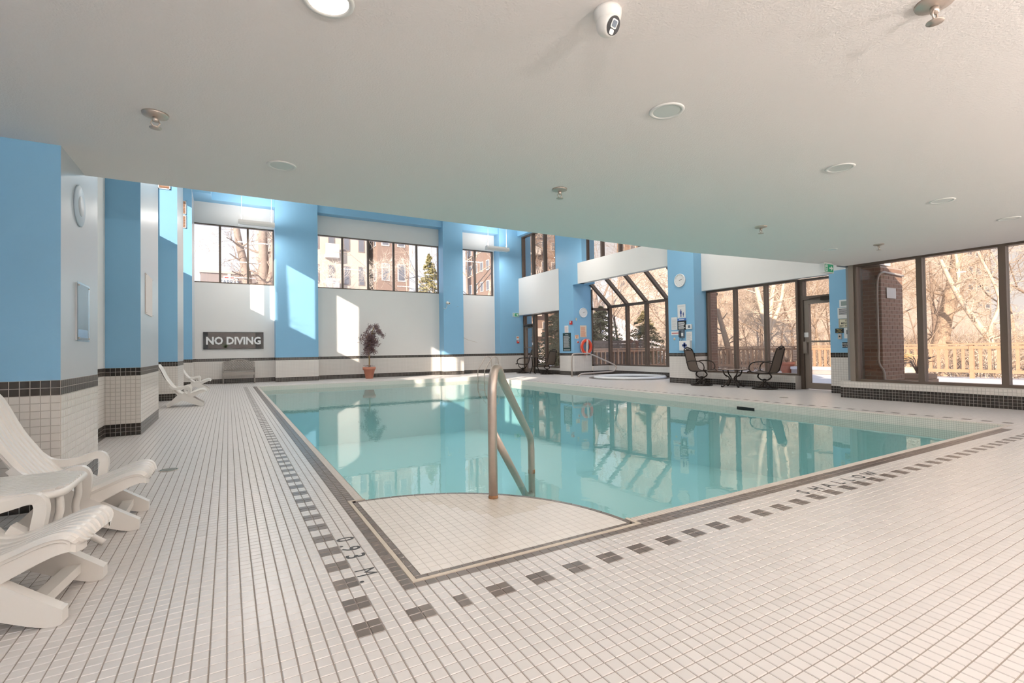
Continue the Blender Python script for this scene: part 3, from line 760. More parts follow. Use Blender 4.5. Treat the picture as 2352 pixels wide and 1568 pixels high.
# ---- left pier plates, vents
t = thing('wall_plate', 'pale round disc mounted high on the nearest left pier', 'wall plate', (-27.1, 59.9, 39.5))
MB().lathe([(3.05, 0), (3.1, .12), (2.95, .2), (0, .21)], 40, (-27.1, 59.9, 42.6), ax='x').build('disc', mat('pale_blue_disc', (.44, .53, .61), .4), t)
MB().lathe([(1.5, .2), (1.45, .26), (0, .27)], 28, (-27.1, 60.1, 42.6), ax='x').build('boss', PALE, t)
def frame_plate(v0_, v1_, z0_, z1_, label, m_in, glassy=False):
    t = thing('wall_notice', label, 'notice', (-27.05, (v0_+v1_)/2, z0_))
    MB().box(-27.1, -26.9, v0_, v1_, z0_, z1_).build('sheet', m_in, t)
    if glassy:
        MB().box(-26.9, -26.78, v0_-.2, v1_+.2, z0_-.2, z1_+.2).build('clear_cover', glass_mat('clear_cover', (.92, .95, .97), .18), t)
        MB().box(-26.89, -26.87, v0_+.5, v1_-.5, z0_+.4, z0_+1.6).build('blue_strip', mat('pale_blue_print', (.35, .5, .72), .5), t)
    for v in (v0_+.3, v1_-.3):
        for z in (z0_+.3, z1_-.3): MB().lathe([(.12, .0), (.1, .12), (0, .13)], 8, (-26.8, v, z), ax='x').build('screw', STEEL, t)
frame_plate(58, 64.6, 22.5, 30.9, 'glossy clear-covered notice on the nearest left pier', PAPER, True)
frame_plate(127.1, 140.2, 31.2, 42.2, 'pale pink paper notice on the second left pier', mat('pink_paper', (.74, .64, .60), .5))
VENT = mat('copper_grille', (.33, .17, .10), .5, .3)
def vent(u0_, u1_, v, z0_, z1_, label):
    t = thing('air_vent', label, 'vent', ((u0_+u1_)/2, v, z0_))
    b = MB(); w = .35
    b.box(u0_, u1_, v-.3, v, z0_, z0_+w).box(u0_, u1_, v-.3, v, z1_-w, z1_).box(u0_, u0_+w, v-.3, v, z0_, z1_).box(u1_-w, u1_, v-.3, v, z0_, z1_)
    b.build('frame', PRINTW, t)
    MB().box(u0_+w, u1_-w, v-.05, v, z0_+w, z1_-w).build('backing', mat('vent_backing', (.45, .30, .22), .7), t)
    k = z0_+w+.3
    while k < z1_-w-.2: MB().box(u0_+w, u1_-w, v-.28, v-.08, k, k+.5).build('louvre', VENT, t); k += 1.0
vent(-34.0, -29.6, 224.95, 92.6, 101, 'copper grille with a white frame on the third left pier')
vent(-33.4, -30.0, 326.95, 98.2, 106.2, 'lower copper grille high in the far left corner')
vent(-33.4, -30.0, 326.95, 106.8, 115.2, 'upper copper grille high in the far left corner')

# ---- NO DIVING sign
t = thing('no_diving_sign', 'black NO DIVING board on the white far wall above the bench', 'sign', (-4.3, 352, 23.3))
MB().box(-22.3, 13.8, 351.4, 352, 23.3, 35.0).build('board', BLACK, t)
text('NO DIVING', (-4.3, 351.3, 26.7), (1, 0, 0), (0, 0, 1), 4.9, PRINTW, t, 'lettering', True, .035, .9)
# grey-brown reflection painted on the board behind the words
MB().box(-19.5, 8.8, 351.36, 351.4, 23.6, 34.7).build('reflection_field', mat('board_reflection', (.07, .055, .05), .2, noise=.5, nscale=1.4), t)
pl = MB()
for k in range(26):
    a0 = random.uniform(-.9, .9); r = random.uniform(3, 7); c0 = -9.5; z0_ = 24
    pl.add([(c0-.2, 351.35, z0_), (c0+.2, 351.35, z0_), (c0+r*math.sin(a0), 351.35, z0_+r*math.cos(a0)*.8)], [(0,1,2)])
pl.build('leaf_fan', mat('sign_leaf', (.06, .09, .03), .4), t)  # leaf shapes laid over the painted reflection

# ---- bench
t = thing('garden_bench', 'taupe metal bench with a lattice back under the NO DIVING board', 'bench', (-1.5, 346, 0))
for u in (-10.8, 7.8):
    MB().tube([(u, 342.8, 0), (u, 343, 7.2)], .38, 8).build('leg', TAUPE, t); MB().tube([(u, 349.2, 0), (u, 349, 7), (u, 350, 14.2)], .38, 8).build('leg', TAUPE, t)
    MB().tube(smoothpath([(u, 349.4, 10.6), (u, 346, 11), (u, 342.6, 10.4), (u, 342.9, 7.4)]), .34, 8).build('armrest', TAUPE, t)
for k in range(7): MB().box(-10.8, 7.8, 342.7+k*.95, 343.4+k*.95, 7.0, 7.5).build('seat_slat', TAUPE, t)
MB().box(-10.6, 7.6, 342.4, 342.8, 5.6, 7.2).build('apron', TAUPE, t)
top = smoothpath([(-10.8, 350.2, 14.2), (-6, 350.25, 15.2), (-1.5, 350.3, 15.8), (3, 350.25, 15.2), (7.8, 350.2, 14.2)])
MB().tube(top, .36, 8).tube([(-10.8, 349.4, 9.0), (7.8, 349.4, 9.0)], .3, 8).build('back_frame', TAUPE, t)
lat = MB()
for k in range(-6, 13):
    for s in (-1, 1):
        p = []
        for q in range(9):
            f = q/8; u = -10.8+k*1.55+(f*6.2 if s > 0 else (1-f)*6.2)
            zt = 15.8-(((u+1.5)/9.3)**2)*1.6
            if -10.7 < u < 7.7: p.append((u, 349.4+f*.85, min(9+f*6.6, zt)))
        if len(p) > 2: lat.tube(p, .2, 5)
lat.build('lattice', TAUPE, t, kind='stuff')

# ---- plant
t = thing('potted_maple', 'small weeping purple-leaved tree in a terracotta pot by the far wall', 'potted plant', (84.2, 338.6, 0))
MB().lathe([(2.6, 0), (2.7, .3), (4.1, 6.6), (4.7, 6.7), (4.8, 8.6), (4.4, 8.7), (4.2, 7.9), (0, 7.9)], 28, (84.2, 338.6, 0)).build('pot', TERRA, t)
b = MB().lathe([(4.2, 7.9), (2.5, 8.7), (0, 9)], 20, (84.2, 338.6, 0)); b.build('soil', SOIL, t)
tk = MB(); tk.tube(smoothpath([(84.2, 338.6, 8), (84.4, 338.5, 14), (83.9, 338.6, 20), (84.6, 338.4, 27), (86, 338.3, 33), (88, 338.2, 39)]), [.55]*12+[.4]*10+[.3]*9, 8)
br = []
for k in range(26):
    z0_ = random.uniform(20, 40); bx_ = 84.3+(z0_-20)*.19; a0 = random.uniform(0, 2*PI); r = random.uniform(2.5, 5.5) if z0_ < 30 else random.uniform(4, 9.5)
    p = smoothpath([(bx_, 338.4, z0_), (bx_+.5*r*math.cos(a0), 338.4+.5*r*math.sin(a0), z0_+2.6), (bx_+r*math.cos(a0), 338.4+r*math.sin(a0), z0_-random.uniform(0, 3))], 4)
    tk.tube(p, .12, 5); br.append(p)
tk.build('trunk', BARK, t)
lf = MB()
for p in br:
    for q in range(120):
        c = p[random.randrange(3, len(p))]+Vector([random.gauss(0, .95) for _ in range(3)])-Z3*random.random()*1.2
        if c.z > 43.3: continue
        d1 = Vector([random.gauss(0, 1) for _ in range(3)]).normalized()*random.uniform(.5, 1.05); d2 = d1.orthogonal().normalized()*.3
        lf.add([c-d1, c+d2, c+d1, c-d2], [(0,1,2,3)])
for q in range(55):
    c = Vector((84.2+random.gauss(0, 1.5), 338.6+random.gauss(0, 1.5), 9.2+random.random()*.8)); d1 = Vector((random.gauss(0, 1), random.gauss(0, 1), .3)).normalized(); lf.add([c-d1, c+d1.orthogonal()*.2, c+d1], [(0,1,2)])
lf.build('foliage', LEAF, t, kind='stuff')

# ---- pool handrail on the landing, ladder at the far right, whirlpool rail
h = thing('pool_handrail', 'large stainless handrail from the round landing down into the water', 'handrail', (23.4, 23.9, 0))
dq = Vector((.70, .714, 0)); P0 = Vector((23.4, 23.9, 0))
def hp(s, z): return P0+dq*s+Z3*z
pts = [hp(0, 0), hp(0, 12.4)]+smoothpath([hp(0, 12.4), hp(.25, 15.2), hp(1.3, 17.2), hp(3.0, 17.5), hp(4.4, 16.6), hp(5.4, 15.6)], 6)[1:]
pts += [hp(22.6, 4.9)]+smoothpath([hp(22.6, 4.9), hp(23.8, 4.0), hp(24.5, 2.9), hp(24.75, 1.2)], 5)[1:]+[hp(24.8, -16)]
RD = .62
MB().tube(pts, RD, 16).build('rail', STEEL, h)
MB().tube([hp(.2, 8.9), hp(16.2, -2.75), hp(20, -5.6), hp(24.6, -6.6)], RD*.9, 14).build('lower_rail', STEEL, h)
MB().lathe([(RD+.05, 0), (RD+.04, .25), (RD+.01, .4)], 18, (P0.x, P0.y, 0)).build('rusted_foot', RUST, h)
p = hp(24.8, -2.3); MB().lathe([(RD+.03, 0), (RD+.03, .7)], 18, (p.x, p.y, -2.75)).build('rust_band', RUST, h)
h = thing('pool_ladder', 'thin steel pool ladder at the far right pool edge', 'pool ladder', (162, 290, 0))
for v in (285, 296):
    q = smoothpath([(166, v, 0), (166, v, 10.5), (164.8, v, 14.3), (162.3, v, 15.2), (160, v, 13.6), (155.4, v, 6.6), (154.4, v, 4.0), (154.3, v, -10), (156.6, v, -16)], 5)
    MB().tube(q, .36, 8).build('side_rail', STEEL, h)
    MB().lathe([(.9, 0), (.8, .25), (.4, .3)], 14, (166, v, 0)).build('floor_flange', STEEL, h)
for z in (-4.5, -9.5): MB().box(153.6, 155.2, 285, 296, z, z+.4).build('rung', STEEL, h)
h = thing('tub_handrail', 'bent steel grab rail beside the whirlpool below the life ring', 'handrail', (207.3, 249.8, 0))
q = [(207.3, 249.8, 0), (207.3, 249.8, 13)]+smoothpath([(207.3, 249.8, 13), (207.8, 249.6, 15.6), (210, 249.2, 16.6), (219, 247, 16.6), (222, 246.2, 16.1), (236, 241.5, 9.6), (240.2, 240.3, 7.2), (240.6, 240.2, 5.4), (238.6, 240.6, 3.4), (233, 241.5, 2.9), (214, 243.6, 2.3), (210, 244, 1.6), (208.6, 244, .2)], 5)[1:]
MB().tube(q, .55, 10).build('rail', STEEL, h)
for u, v in ((207.3, 249.8), (208.6, 244)): MB().lathe([(1.0, 0), (.9, .3), (.5, .35)], 14, (u, v, 0)).build('floor_flange', STEEL, h)

# ---- whirlpool
h = thing('whirlpool_tub', 'round white whirlpool tub set in the deck inside the greenhouse bay', 'whirlpool', (229, 214, 0))
MB().lathe([(24.3, 0), (24.2, .9), (23.6, 1.5), (21.6, 1.6), (21.0, 1.2), (20.8, .3)], 64, (229, 214, 0)).build('rim', mat('white_acrylic', (.84, .83, .82), .2), h)
MB().lathe([(0, .25), (20.9, .25)], 48, (229, 214, 0)).build('tub_base', PRINTW, h)
MB().lathe([(0, .85), (20.95, .85)], 48, (229, 214, 0)).build('tub_water', glass_mat('tub_water', (.94, .98, .98), .02, 1.33), h)
dr = MB()
for k in range(180):
    for rr in (24.5, 25.5, 26.5):
        a0, a1 = 2*PI*(k+.04)/180, 2*PI*(k+.96)/180
        if 229+rr*math.cos(a0) > 251 : continue
        dr.prism([(229+s*math.cos(x), 214+s*math.sin(x)) for s, x in ((rr, a0), (rr+.93, a0), (rr+.93, a1), (rr, a1))], -.05, .01)
dr.build('dark_tile_ring', TILE_D, h, kind='stuff')

# ---- life ring and signs on the two columns
t = thing('life_ring', 'orange life ring with white rope on the column beside the whirlpool', 'life ring', (229.5, 261.5, 15.5))
MB().tube([(229.5+4.35*math.cos(2*PI*k/40), 260.7, 21.6+4.9*math.sin(2*PI*k/40)) for k in range(40)], 1.25, 12, closed=True).build('ring', RING, t)
rp_ = []
for k in range(49):
    a0 = 2*PI*k/48; rr = 5.75+.35*abs(math.sin(2*a0)); rp_.append((229.5+rr*.93*math.cos(a0), 260.3, 21.6+rr*math.sin(a0)))
MB().tube(rp_, .16, 6).build('rope', ROPE, t)
co = MB()
for k in range(5):
    co.tube(smoothpath([(229.2+.25*k, 259.6, 27.2), (228.9+.4*k, 259.5, 24.5), (228.6+.3*k, 259.6, 18.0), (228.9+.1*k, 259.7, 12.5 if k == 2 else 17.2)]), .2, 5)
co.build('rope_coil', ROPE, t)
def clock(c, ax, label):
    t = thing('wall_clock', label, 'clock', c)
    s = -1
    MB().lathe([(3.75, 0), (3.75, s*.7), (3.5, s*.85), (3.3, s*.7), (3.25, s*.45), (0, s*.45)], 40, c, ax=ax).build('case', PRINTW, t)
    MB().lathe([(0, s*.5), (3.2, s*.5)], 36, c, ax=ax).build('dial', PAPER, t)
    def hand(a0, l, w):
        b = MB(); d = Vector((math.sin(a0), math.cos(a0))); e = Vector((d.y, -d.x))*w
        q = [-d*.4-e, -d*.4+e, d*l+e*.5, d*l-e*.5]
        b.add([(c[0]+k.x, c[1]-.6, c[2]+k.y) if ax == 'y' else (c[0]-.6, c[1]-k.x, c[2]+k.y) for k in q], [(0,1,2,3)]); return b
    hand(1.15, 1.5, .14).build('hour_hand', PRINTK, t); hand(1.28, 2.3, .09).build('minute_hand', PRINTK, t)
    tk = MB()
    for k in range(12):
        a0 = k*PI/6; p = (2.7*math.sin(a0), 2.7*math.cos(a0))
        if ax == 'y': tk.box(c[0]+p[0]-.1, c[0]+p[0]+.1, c[1]-.56, c[1]-.5, c[2]+p[1]-.1, c[2]+p[1]+.1)
        else: tk.box(c[0]-.56, c[0]-.5, c[1]-p[0]-.1, c[1]-p[0]+.1, c[2]+p[1]-.1, c[2]+p[1]+.1)
    tk.build('hour_marks', mat('grey_print', (.4, .4, .4), .5), t, kind='stuff')
clock((227.9, 262, 47.8), 'y', 'white round clock on the column above the life ring')
clock((211.8, 154.2, 57.6), 'x', 'white round clock on the column with the telephone')
def panel(axis, c, a0, a1, z0_, z1_, m, nm, label, cat, lines=(), lm=PRINTK, th=.18, words=()):
    """flat notice on a wall facing the pool ('u': face at u=c) or the camera ('v': face at v=c)"""
    base = (c, (a0+a1)/2, z0_) if axis == 'u' else ((a0+a1)/2, c, z0_)
    t = thing(nm, label, cat, base)
    bx = (lambda b, p, q, s, e, d0, d1: b.box(c-d1, c-d0, p, q, s, e)) if axis == 'u' else (lambda b, p, q, s, e, d0, d1: b.box(p, q, c-d1, c-d0, s, e))
    bx(MB(), a0, a1, z0_, z1_, 0, th).build('sheet', m, t)
    if lines:
        b = MB()
        for (f0, f1, y0, y1) in lines:
            if axis == 'u': p, q = a1-(a1-a0)*f1, a1-(a1-a0)*f0
            else: p, q = a0+(a1-a0)*f0, a0+(a1-a0)*f1
            bx(b, p, q, z0_+(z1_-z0_)*y0, z0_+(z1_-z0_)*y1, th, th+.03)
        b.build('print', lm, t)
    for s, f, y, hh in words:
        if axis == 'u': org, xd = (c-th-.04, a1-(a1-a0)*f, z0_+(z1_-z0_)*y), (0, -1, 0)
        else: org, xd = (a0+(a1-a0)*f, c-th-.04, z0_+(z1_-z0_)*y), (1, 0, 0)
        text(s, org, xd, (0, 0, 1), hh, lm, t, 'lettering', True, .012)
    return t
def rows(n, y0=.08, y1=.85, f0=.1, f1=.9):
    h = (y1-y0)/n; return [(f0, f1-random.random()*.25*(f1-f0), y0+k*h, y0+k*h+h*.5) for k in range(n)]
GBOARD = mat('dark_green_board', (.012, .04, .04), .35); GP = mat('grey_text', (.55, .55, .55), .6); OP = mat('orange_text', (.75, .27, .12), .6)
panel('u', 219, 265.9, 276.2, 18.5, 32.5, GBOARD, 'pool_rules_board', 'dark green pool rules board with a dense white list', 'sign', rows(17, .2, .86)+[(.3, .7, .9, .93), (.1, .9, .04, .09)], GP)
panel('u', 219, 268.8, 273.7, 32.7, 38.2, PAPER, 'paper_notice', 'pale pink notice above the dark green rules board', 'notice', rows(8), mat('pink_text', (.75, .5, .46), .6))
t = panel('u', 219, 263.7, 266.3, 38.7, 41.5, RED, 'fire_alarm_pull', 'red fire alarm box on the column corner above the rules board', 'fire alarm', [(.2, .8, .55, .85)], PRINTW, 1.0)
panel('v', 262, 224.8, 230.9, 29.0, 38.0, mat('cream_paper', (.80, .66, .52), .5), 'paper_notice', 'cream notice with orange lettering above the life ring', 'notice', rows(11, .05, .9), OP)
panel('v', 262, 219.7, 223.3, 27.8, 30.7, mat('cream_paper'), 'paper_notice', 'small cream notice left of the life ring', 'notice', [(.1, .9, .65, .85), (.35, .65, .15, .55)], OP)
panel('v', 262, 220.7, 221.9, 41.6, 43.6, CREAM, 'switch_plate', 'beige switch plate beside the clock over the ring', 'switch', [(.4, .6, .3, .7)], PRINTW, .25)
t = thing('emergency_button', 'small red round button left of the life ring', 'button', (222.4, 262, 24.4)); MB().lathe([(1.0, 0), (.9, -.3)], 16, (222.4, 262, 25.2), ax='y').build('plate', PAPER, t); MB().lathe([(.7, -.3), (.6, -.8), (0, -.85)], 16, (222.4, 262, 25.2), ax='y').build('button', RED, t)
panel('v', 342, 215.6, 218.2, 29.0, 32.2, PAPER, 'paper_notice', 'tiny notice above the red pull box by the far door', 'notice', [(.1, .9, .5, .8)], OP)
panel('v', 342, 215.8, 218.0, 25.9, 28.4, RED, 'fire_alarm_pull', 'tiny red fire alarm pull box by the far corner door', 'fire alarm', [(.2, .8, .6, .9)], PRINTW, .9)
# column with telephone
t = panel('u', 211.8, 150.9, 156.4, 36.5, 44.1, PAPER, 'supervision_notice', 'white notice with a blue adult and child symbol under the clock', 'notice', [(.1, .9, .88, .9), (.1, .9, .82, .84), (.1, .6, .03, .05)], GP)
b = MB()
for vc, zb, hh in ((154.1, 37.2, 4.2), (152.4, 37.2, 2.6)):
    k = hh/4.2; X = 211.58
    b.add([(X, vc+.42*k*math.cos(j*PI/6), zb+hh-.42*k+.42*k*math.sin(j*PI/6)) for j in range(12)], [tuple(range(11, -1, -1))])
    b.box(X, X+.03, vc-.6*k, vc+.6*k, zb+1.6*k, zb+3.25*k); b.box(X, X+.03, vc-.42*k, vc-.06*k, zb, zb+1.7*k); b.box(X, X+.03, vc+.06*k, vc+.42*k, zb, zb+1.7*k)
b.build('adult_and_child_symbol', NAVY, t)
panel('u', 211.8, 156.9, 161, 30.1, 37.3, PAPER, 'paper_notice', 'white typed notice left of the black pool notice', 'notice', rows(9), GP)
panel('u', 211.8, 150.6, 156.6, 29.9, 35.0, BLACK, 'black_notice', 'black notice with white lines under a blue header', 'notice', rows(7, .08, .9), PRINTW)
panel('u', 211.8, 150.7, 156.6, 35.1, 36.2, mat('blue_header', (.06, .16, .5), .5), 'blue_header_strip', 'blue header strip above the black notice', 'notice', [(.2, .8, .3, .7)], PRINTW)
t = panel('u', 211.8, 146.6, 150.3, 30.2, 32.7, PAPER, 'thermostat', 'white wall thermostat with a grey display near the telephone', 'thermostat', [(.42, .82, .2, .8)], GREY, .9)
panel('u', 211.8, 155.3, 161.2, 27.1, 29.3, PAPER, 'paper_notice', 'long white notice strip with red words left of the telephone', 'notice', [(.08, .92, .4, .6)], RED)
t = thing('wall_telephone', 'dark blue-grey wall telephone on the column below the black notice', 'telephone', (211.5, 153.3, 25.4))
MB().box(210.8, 211.8, 151.8, 154.8, 25.4, 29.7).build('body', GREY, t); MB().box(210.0, 210.8, 153.7, 154.6, 25.8, 29.4).build('handset', mat('handset', (.05, .065, .085), .35), t)
MB().box(210.72, 210.8, 152.0, 153.4, 26.4, 28.2).build('keypad', PRINTW, t)
MB().tube(smoothpath([(210.6, 154.1, 25.7), (210.4, 154.3, 23.9), (210.6, 153.2, 23.5), (210.9, 153, 25.4)]), .12, 6).build('cord', mat('handset'), t)
panel('u', 211.8, 146.8, 150.7, 23.8, 28.7, PAPER, 'paper_notice', 'white typed sheet right of the telephone', 'notice', rows(7), GP)
t = panel('u', 211.8, 147.1, 154.4, 18.4, 23.7, PRINTW, 'first_aid_box', 'white first aid box with a dark cross behind the left patio chair', 'first aid box', (), PRINTK, 1.6)
b = MB(); b.box(210.14, 210.2, 150.2, 151.4, 19.7, 22.7); b.box(210.14, 210.2, 149.2, 152.4, 20.6, 21.8); b.build('cross', NAVY, t)
t = thing('cover_plate', 'small tan round stain cover on the column below the long strip', 'cover plate', (211.7, 159.1, 24)); MB().lathe([(.75, 0), (.7, -.12), (0, -.14)], 14, (211.8, 159.1, 25.0), ax='x').build('plate', CREAM, t)
# column with the jet notices
panel('u', 213, 67.9, 72.3, 35.8, 38.9, PRINTW, 'wall_display', 'white-framed grey display at the top of the jet notices', 'display', [(.14, .86, .2, .8)], mat('lcd_grey', (.28, .33, .31), .3), .5)
panel('u', 213, 68.2, 73.2, 31.2, 35.7, PAPER, 'paper_notice', 'white typed notice below the grey display', 'notice', rows(6, .35, .92), PRINTK)
panel('u', 213, 67.2, 72.9, 27.3, 31.1, mat('ivory_plate', (.72, .66, .50), .5), 'jet_timer_sign', 'ivory 15 MINUTE JET TIMER plate beside the exit door', 'sign', [(.03, .97, .03, .06), (.03, .97, .94, .97), (.03, .05, .03, .97)], PRINTK, .18, [('15', .5, .68, .75), ('MINUTE', .5, .4, .75), ('JET TIMER', .5, .12, .75)])
panel('u', 213, 71.1, 74.3, 25.2, 27.1, BLACK, 'push_button_sign', 'black plate with gold PUSH BUTTON lettering', 'sign', (), mat('gold_print', (.65, .5, .16), .5), .18, [('HERE TO', .5, .70, .36), ('PUSH', .5, .40, .36), ('BUTTON', .5, .10, .36)])
panel('u', 213, 71.9, 73.3, 22.6, 24.9, STEEL, 'push_button', 'steel push-button plate under the gold-lettered plate', 'button', [(.3, .7, .35, .65)], PRINTK, .25)
panel('u', 213, 68.2, 70.9, 22.9, 27.2, PAPER, 'paper_notice', 'white notice with a black square beside the push button', 'notice', [(.35, .85, .4, .8)], PRINTK)
panel('u', 213, 68, 71.7, 19.1, 21.3, BLACK, 'emergency_sign', 'black emergency plate with white letters lowest on the column', 'sign', (), PRINTW, .18, [('EMERGENCY', .5, .56, .5), ('INTERCOM', .5, .15, .5)])

# ---- deck drains
def drain(u, v, r, label):
    t = thing('floor_drain', label, 'drain', (u, v, 0))
    MB().lathe([(r, 0), (r, .05), (r*.86, .06)], 24, (u, v, 0)).build('ring', STEEL, t)
    MB().lathe([(0, .07), (r*.87, .07)], 24, (u, v, 0)).build('grate_plate', mat('green_brass', (.06, .11, .10), .4, .5), t)
    for k in (-.5, 0, .5): MB().box(u-r*.7, u+r*.7, v+k*r-.08, v+k*r+.08, .07, .1).build('grate_bar', STEEL, t)
drain(-16.9, 69, 1.5, 'round green-grey floor drain on the left deck'); drain(179.3, 76.9, 1.6, 'small floor drain on the right deck by the exit door')

# ---- patio sets
def swivel_chair():
    t = proto('swivel_patio_chair', '', 'chair', 'swivel sling patio chairs')
    # faces +x; seat at 7.6, back to 20
    def sling(path, w0, w1, nm):
        b = MB(); n = len(path); vs = []
        for i, (x, z) in enumerate(path):
            w = w0+(w1-w0)*i/(n-1)
            for j in range(7):
                f = j/6-.5; sag = -.35*(1-4*f*f); vs.append((x, f*2*w, z+sag*.6))
        fs = [(i*7+j, i*7+j+1, (i+1)*7+j+1, (i+1)*7+j) for i in range(n-1) for j in range(6)]
        b.add(vs, fs, 0, True); b.add([(x, y, z-.12) for x, y, z in vs], [f[::-1] for f in fs], 0, True); return b.build(nm, SLING, t)
    seat = [(p.x, p.z) for p in smoothpath([(-4.2, 0, 8.3), (-2, 0, 7.5), (2, 0, 7.7), (5, 0, 8.3), (5.8, 0, 7.8)], 4)]
    back = [(p.x, p.z) for p in smoothpath([(-4.2, 0, 8.2), (-5.2, 0, 10.5), (-6.3, 0, 14.5), (-7.5, 0, 18.6)], 4)]
    sling(seat, 4.1, 4.3, 'seat'); sling(back, 4.1, 3.6, 'backrest')
    for s in (-1, 1):
        MB().tube(smoothpath([(5.9, s*4.5, 7.7), (5, s*4.5, 8.3), (2, s*4.5, 7.7), (-2, s*4.4, 7.5), (-4.3, s*4.35, 8.3), (-5.3, s*4.3, 10.5), (-6.4, s*4.1, 14.5), (-7.7, s*3.7, 18.8)], 5), .3, 7).build('side_rail', IRON, t)
        MB().tube(smoothpath([(-5.9, s*4.6, 12.2), (-3, s*5.0, 12.9), (1.5, s*5.2, 12.8), (4, s*5.2, 11.6), (4.7, s*5.0, 9.6), (4.0, s*4.6, 8.1)], 5), .28, 7).build('armrest', IRON, t)
    b = MB().tube(smoothpath([(-7.6, -3.7, 18.8), (-8.1, -2, 19.6), (-8.3, 0, 20.1), (-8.1, 2, 19.6), (-7.6, 3.7, 18.8)], 5), .3, 7)
    for y in (-2, -1, 0, 1, 2): b.tube([(-7.6, y*.5, 18.6), (-8.15, y, 19.6)], .16, 5)
    b.tube([(-7.5, -3.7, 18.5), (-7.5, 3.7, 18.5)], .2, 6); b.build('crest', IRON, t)
    MB().tube([(-3.6, -4.3, 7.6), (-3.6, 4.3, 7.6)], .25, 6).tube([(3.6, -4.4, 7.7), (3.6, 4.4, 7.7)], .25, 6).build('cross_rail', IRON, t)
    for s in (-1, 1): MB().tube(smoothpath([(s*3.4, -2.4*s, 7.5), (s*3.2, 0, 5.8), (s*1.6, 0, 4.3), (0, 0, 4.2)], 4), .34, 7).build('seat_spring', IRON, t)
    MB().lathe([(.6, 2.6), (.75, 3.2), (.75, 4.6), (.4, 4.8)], 12).build('swivel_hub', IRON, t)
    for k in range(4):
        a0 = PI/4+k*PI/2; c_, s_ = math.cos(a0), math.sin(a0)
        MB().tube(smoothpath([(0, 0, 3.3), (1.2*c_, 1.2*s_, 2.6), (3.0*c_, 3.0*s_, .9), (5.3*c_, 5.3*s_, .35)], 4), .33, 7).build('leg', IRON, t)
    MB().tube([(5.3*math.cos(2*PI*k/32), 5.3*math.sin(2*PI*k/32), .32) for k in range(32)], .32, 7, closed=True).build('base_ring', IRON, t)
    return t
ch = swivel_chair()
tag(ch, 'swivel sling patio chair with its back to the blue column'); place(ch, 208.3, 138.4, -PI/2+.12)
dup(ch, 211.0, 105.0, PI/2+.1, 'swivel sling patio chair nearest the exit door')
dup(ch, 210.5, 323.5, PI-.5, 'far swivel patio chair beside the corner door')
dup(ch, 214.5, 292.5, PI/2+.15, 'far swivel patio chair beside the green rules board')
def round_table(u, v, r, h, label, glassy):
    t = thing('round_patio_table', label, 'table', (u, v, 0))
    MB().lathe([(0, h-.25), (r-.1, h-.25), (r, h-.1), (r-.1, h), (0, h)], 40, (u, v, 0)).build('table_top', mat('mosaic_top', (.33, .26, .22), .2, noise=.4, nscale=40) if glassy else mat('mesh_top', (.06, .05, .045), .4), t)
    MB().tube([(u+r*math.cos(2*PI*k/40), v+r*math.sin(2*PI*k/40), h-.15) for k in range(40)], .24, 6, closed=True).build('rim', IRON, t)
    for k in range(4):
        a0 = PI/4+k*PI/2+.3; c_, s_ = math.cos(a0), math.sin(a0); f = lambda q, z: (u+q*c_, v+q*s_, z)
        if glassy: p = smoothpath([f(r*.75, h-.3), f(r*.62, h*.72), f(r*.3, h*.56), f(r*.28, h*.42), f(r*.5, h*.22), f(r*.72, .5), f(r*.85, .3), f(r*.9, .8)], 5)
        else: p = smoothpath([f(r*.3, h-.3), f(r*.25, h*.5), f(r*.5, .2)], 5)
        MB().tube(p, .33 if glassy else .42, 7).build('leg', IRON, t)
    if glassy:
        for k in range(4):
            a0 = PI/4+k*PI/2+.3; f = lambda q, z: (u+q*math.cos(a0), v+q*math.sin(a0), z)
            MB().tube([f(r*.52+.5*math.cos(j*.7), h*.62+.5*math.sin(j*.7)) for j in range(8)], .15, 5).build('scroll', IRON, t)
    MB().tube([(u+r*.3*math.cos(2*PI*k/20), v+r*.3*math.sin(2*PI*k/20), h*.45) for k in range(20)], .16, 5, closed=True).build('brace_ring', IRON, t)
round_table(210.5, 121.5, 6.6, 8.8, 'low round table with scrolled legs between the two near patio chairs', True)
round_table(212.5, 307.5, 8.2, 13.8, 'dark round table between the two far patio chairs', False)

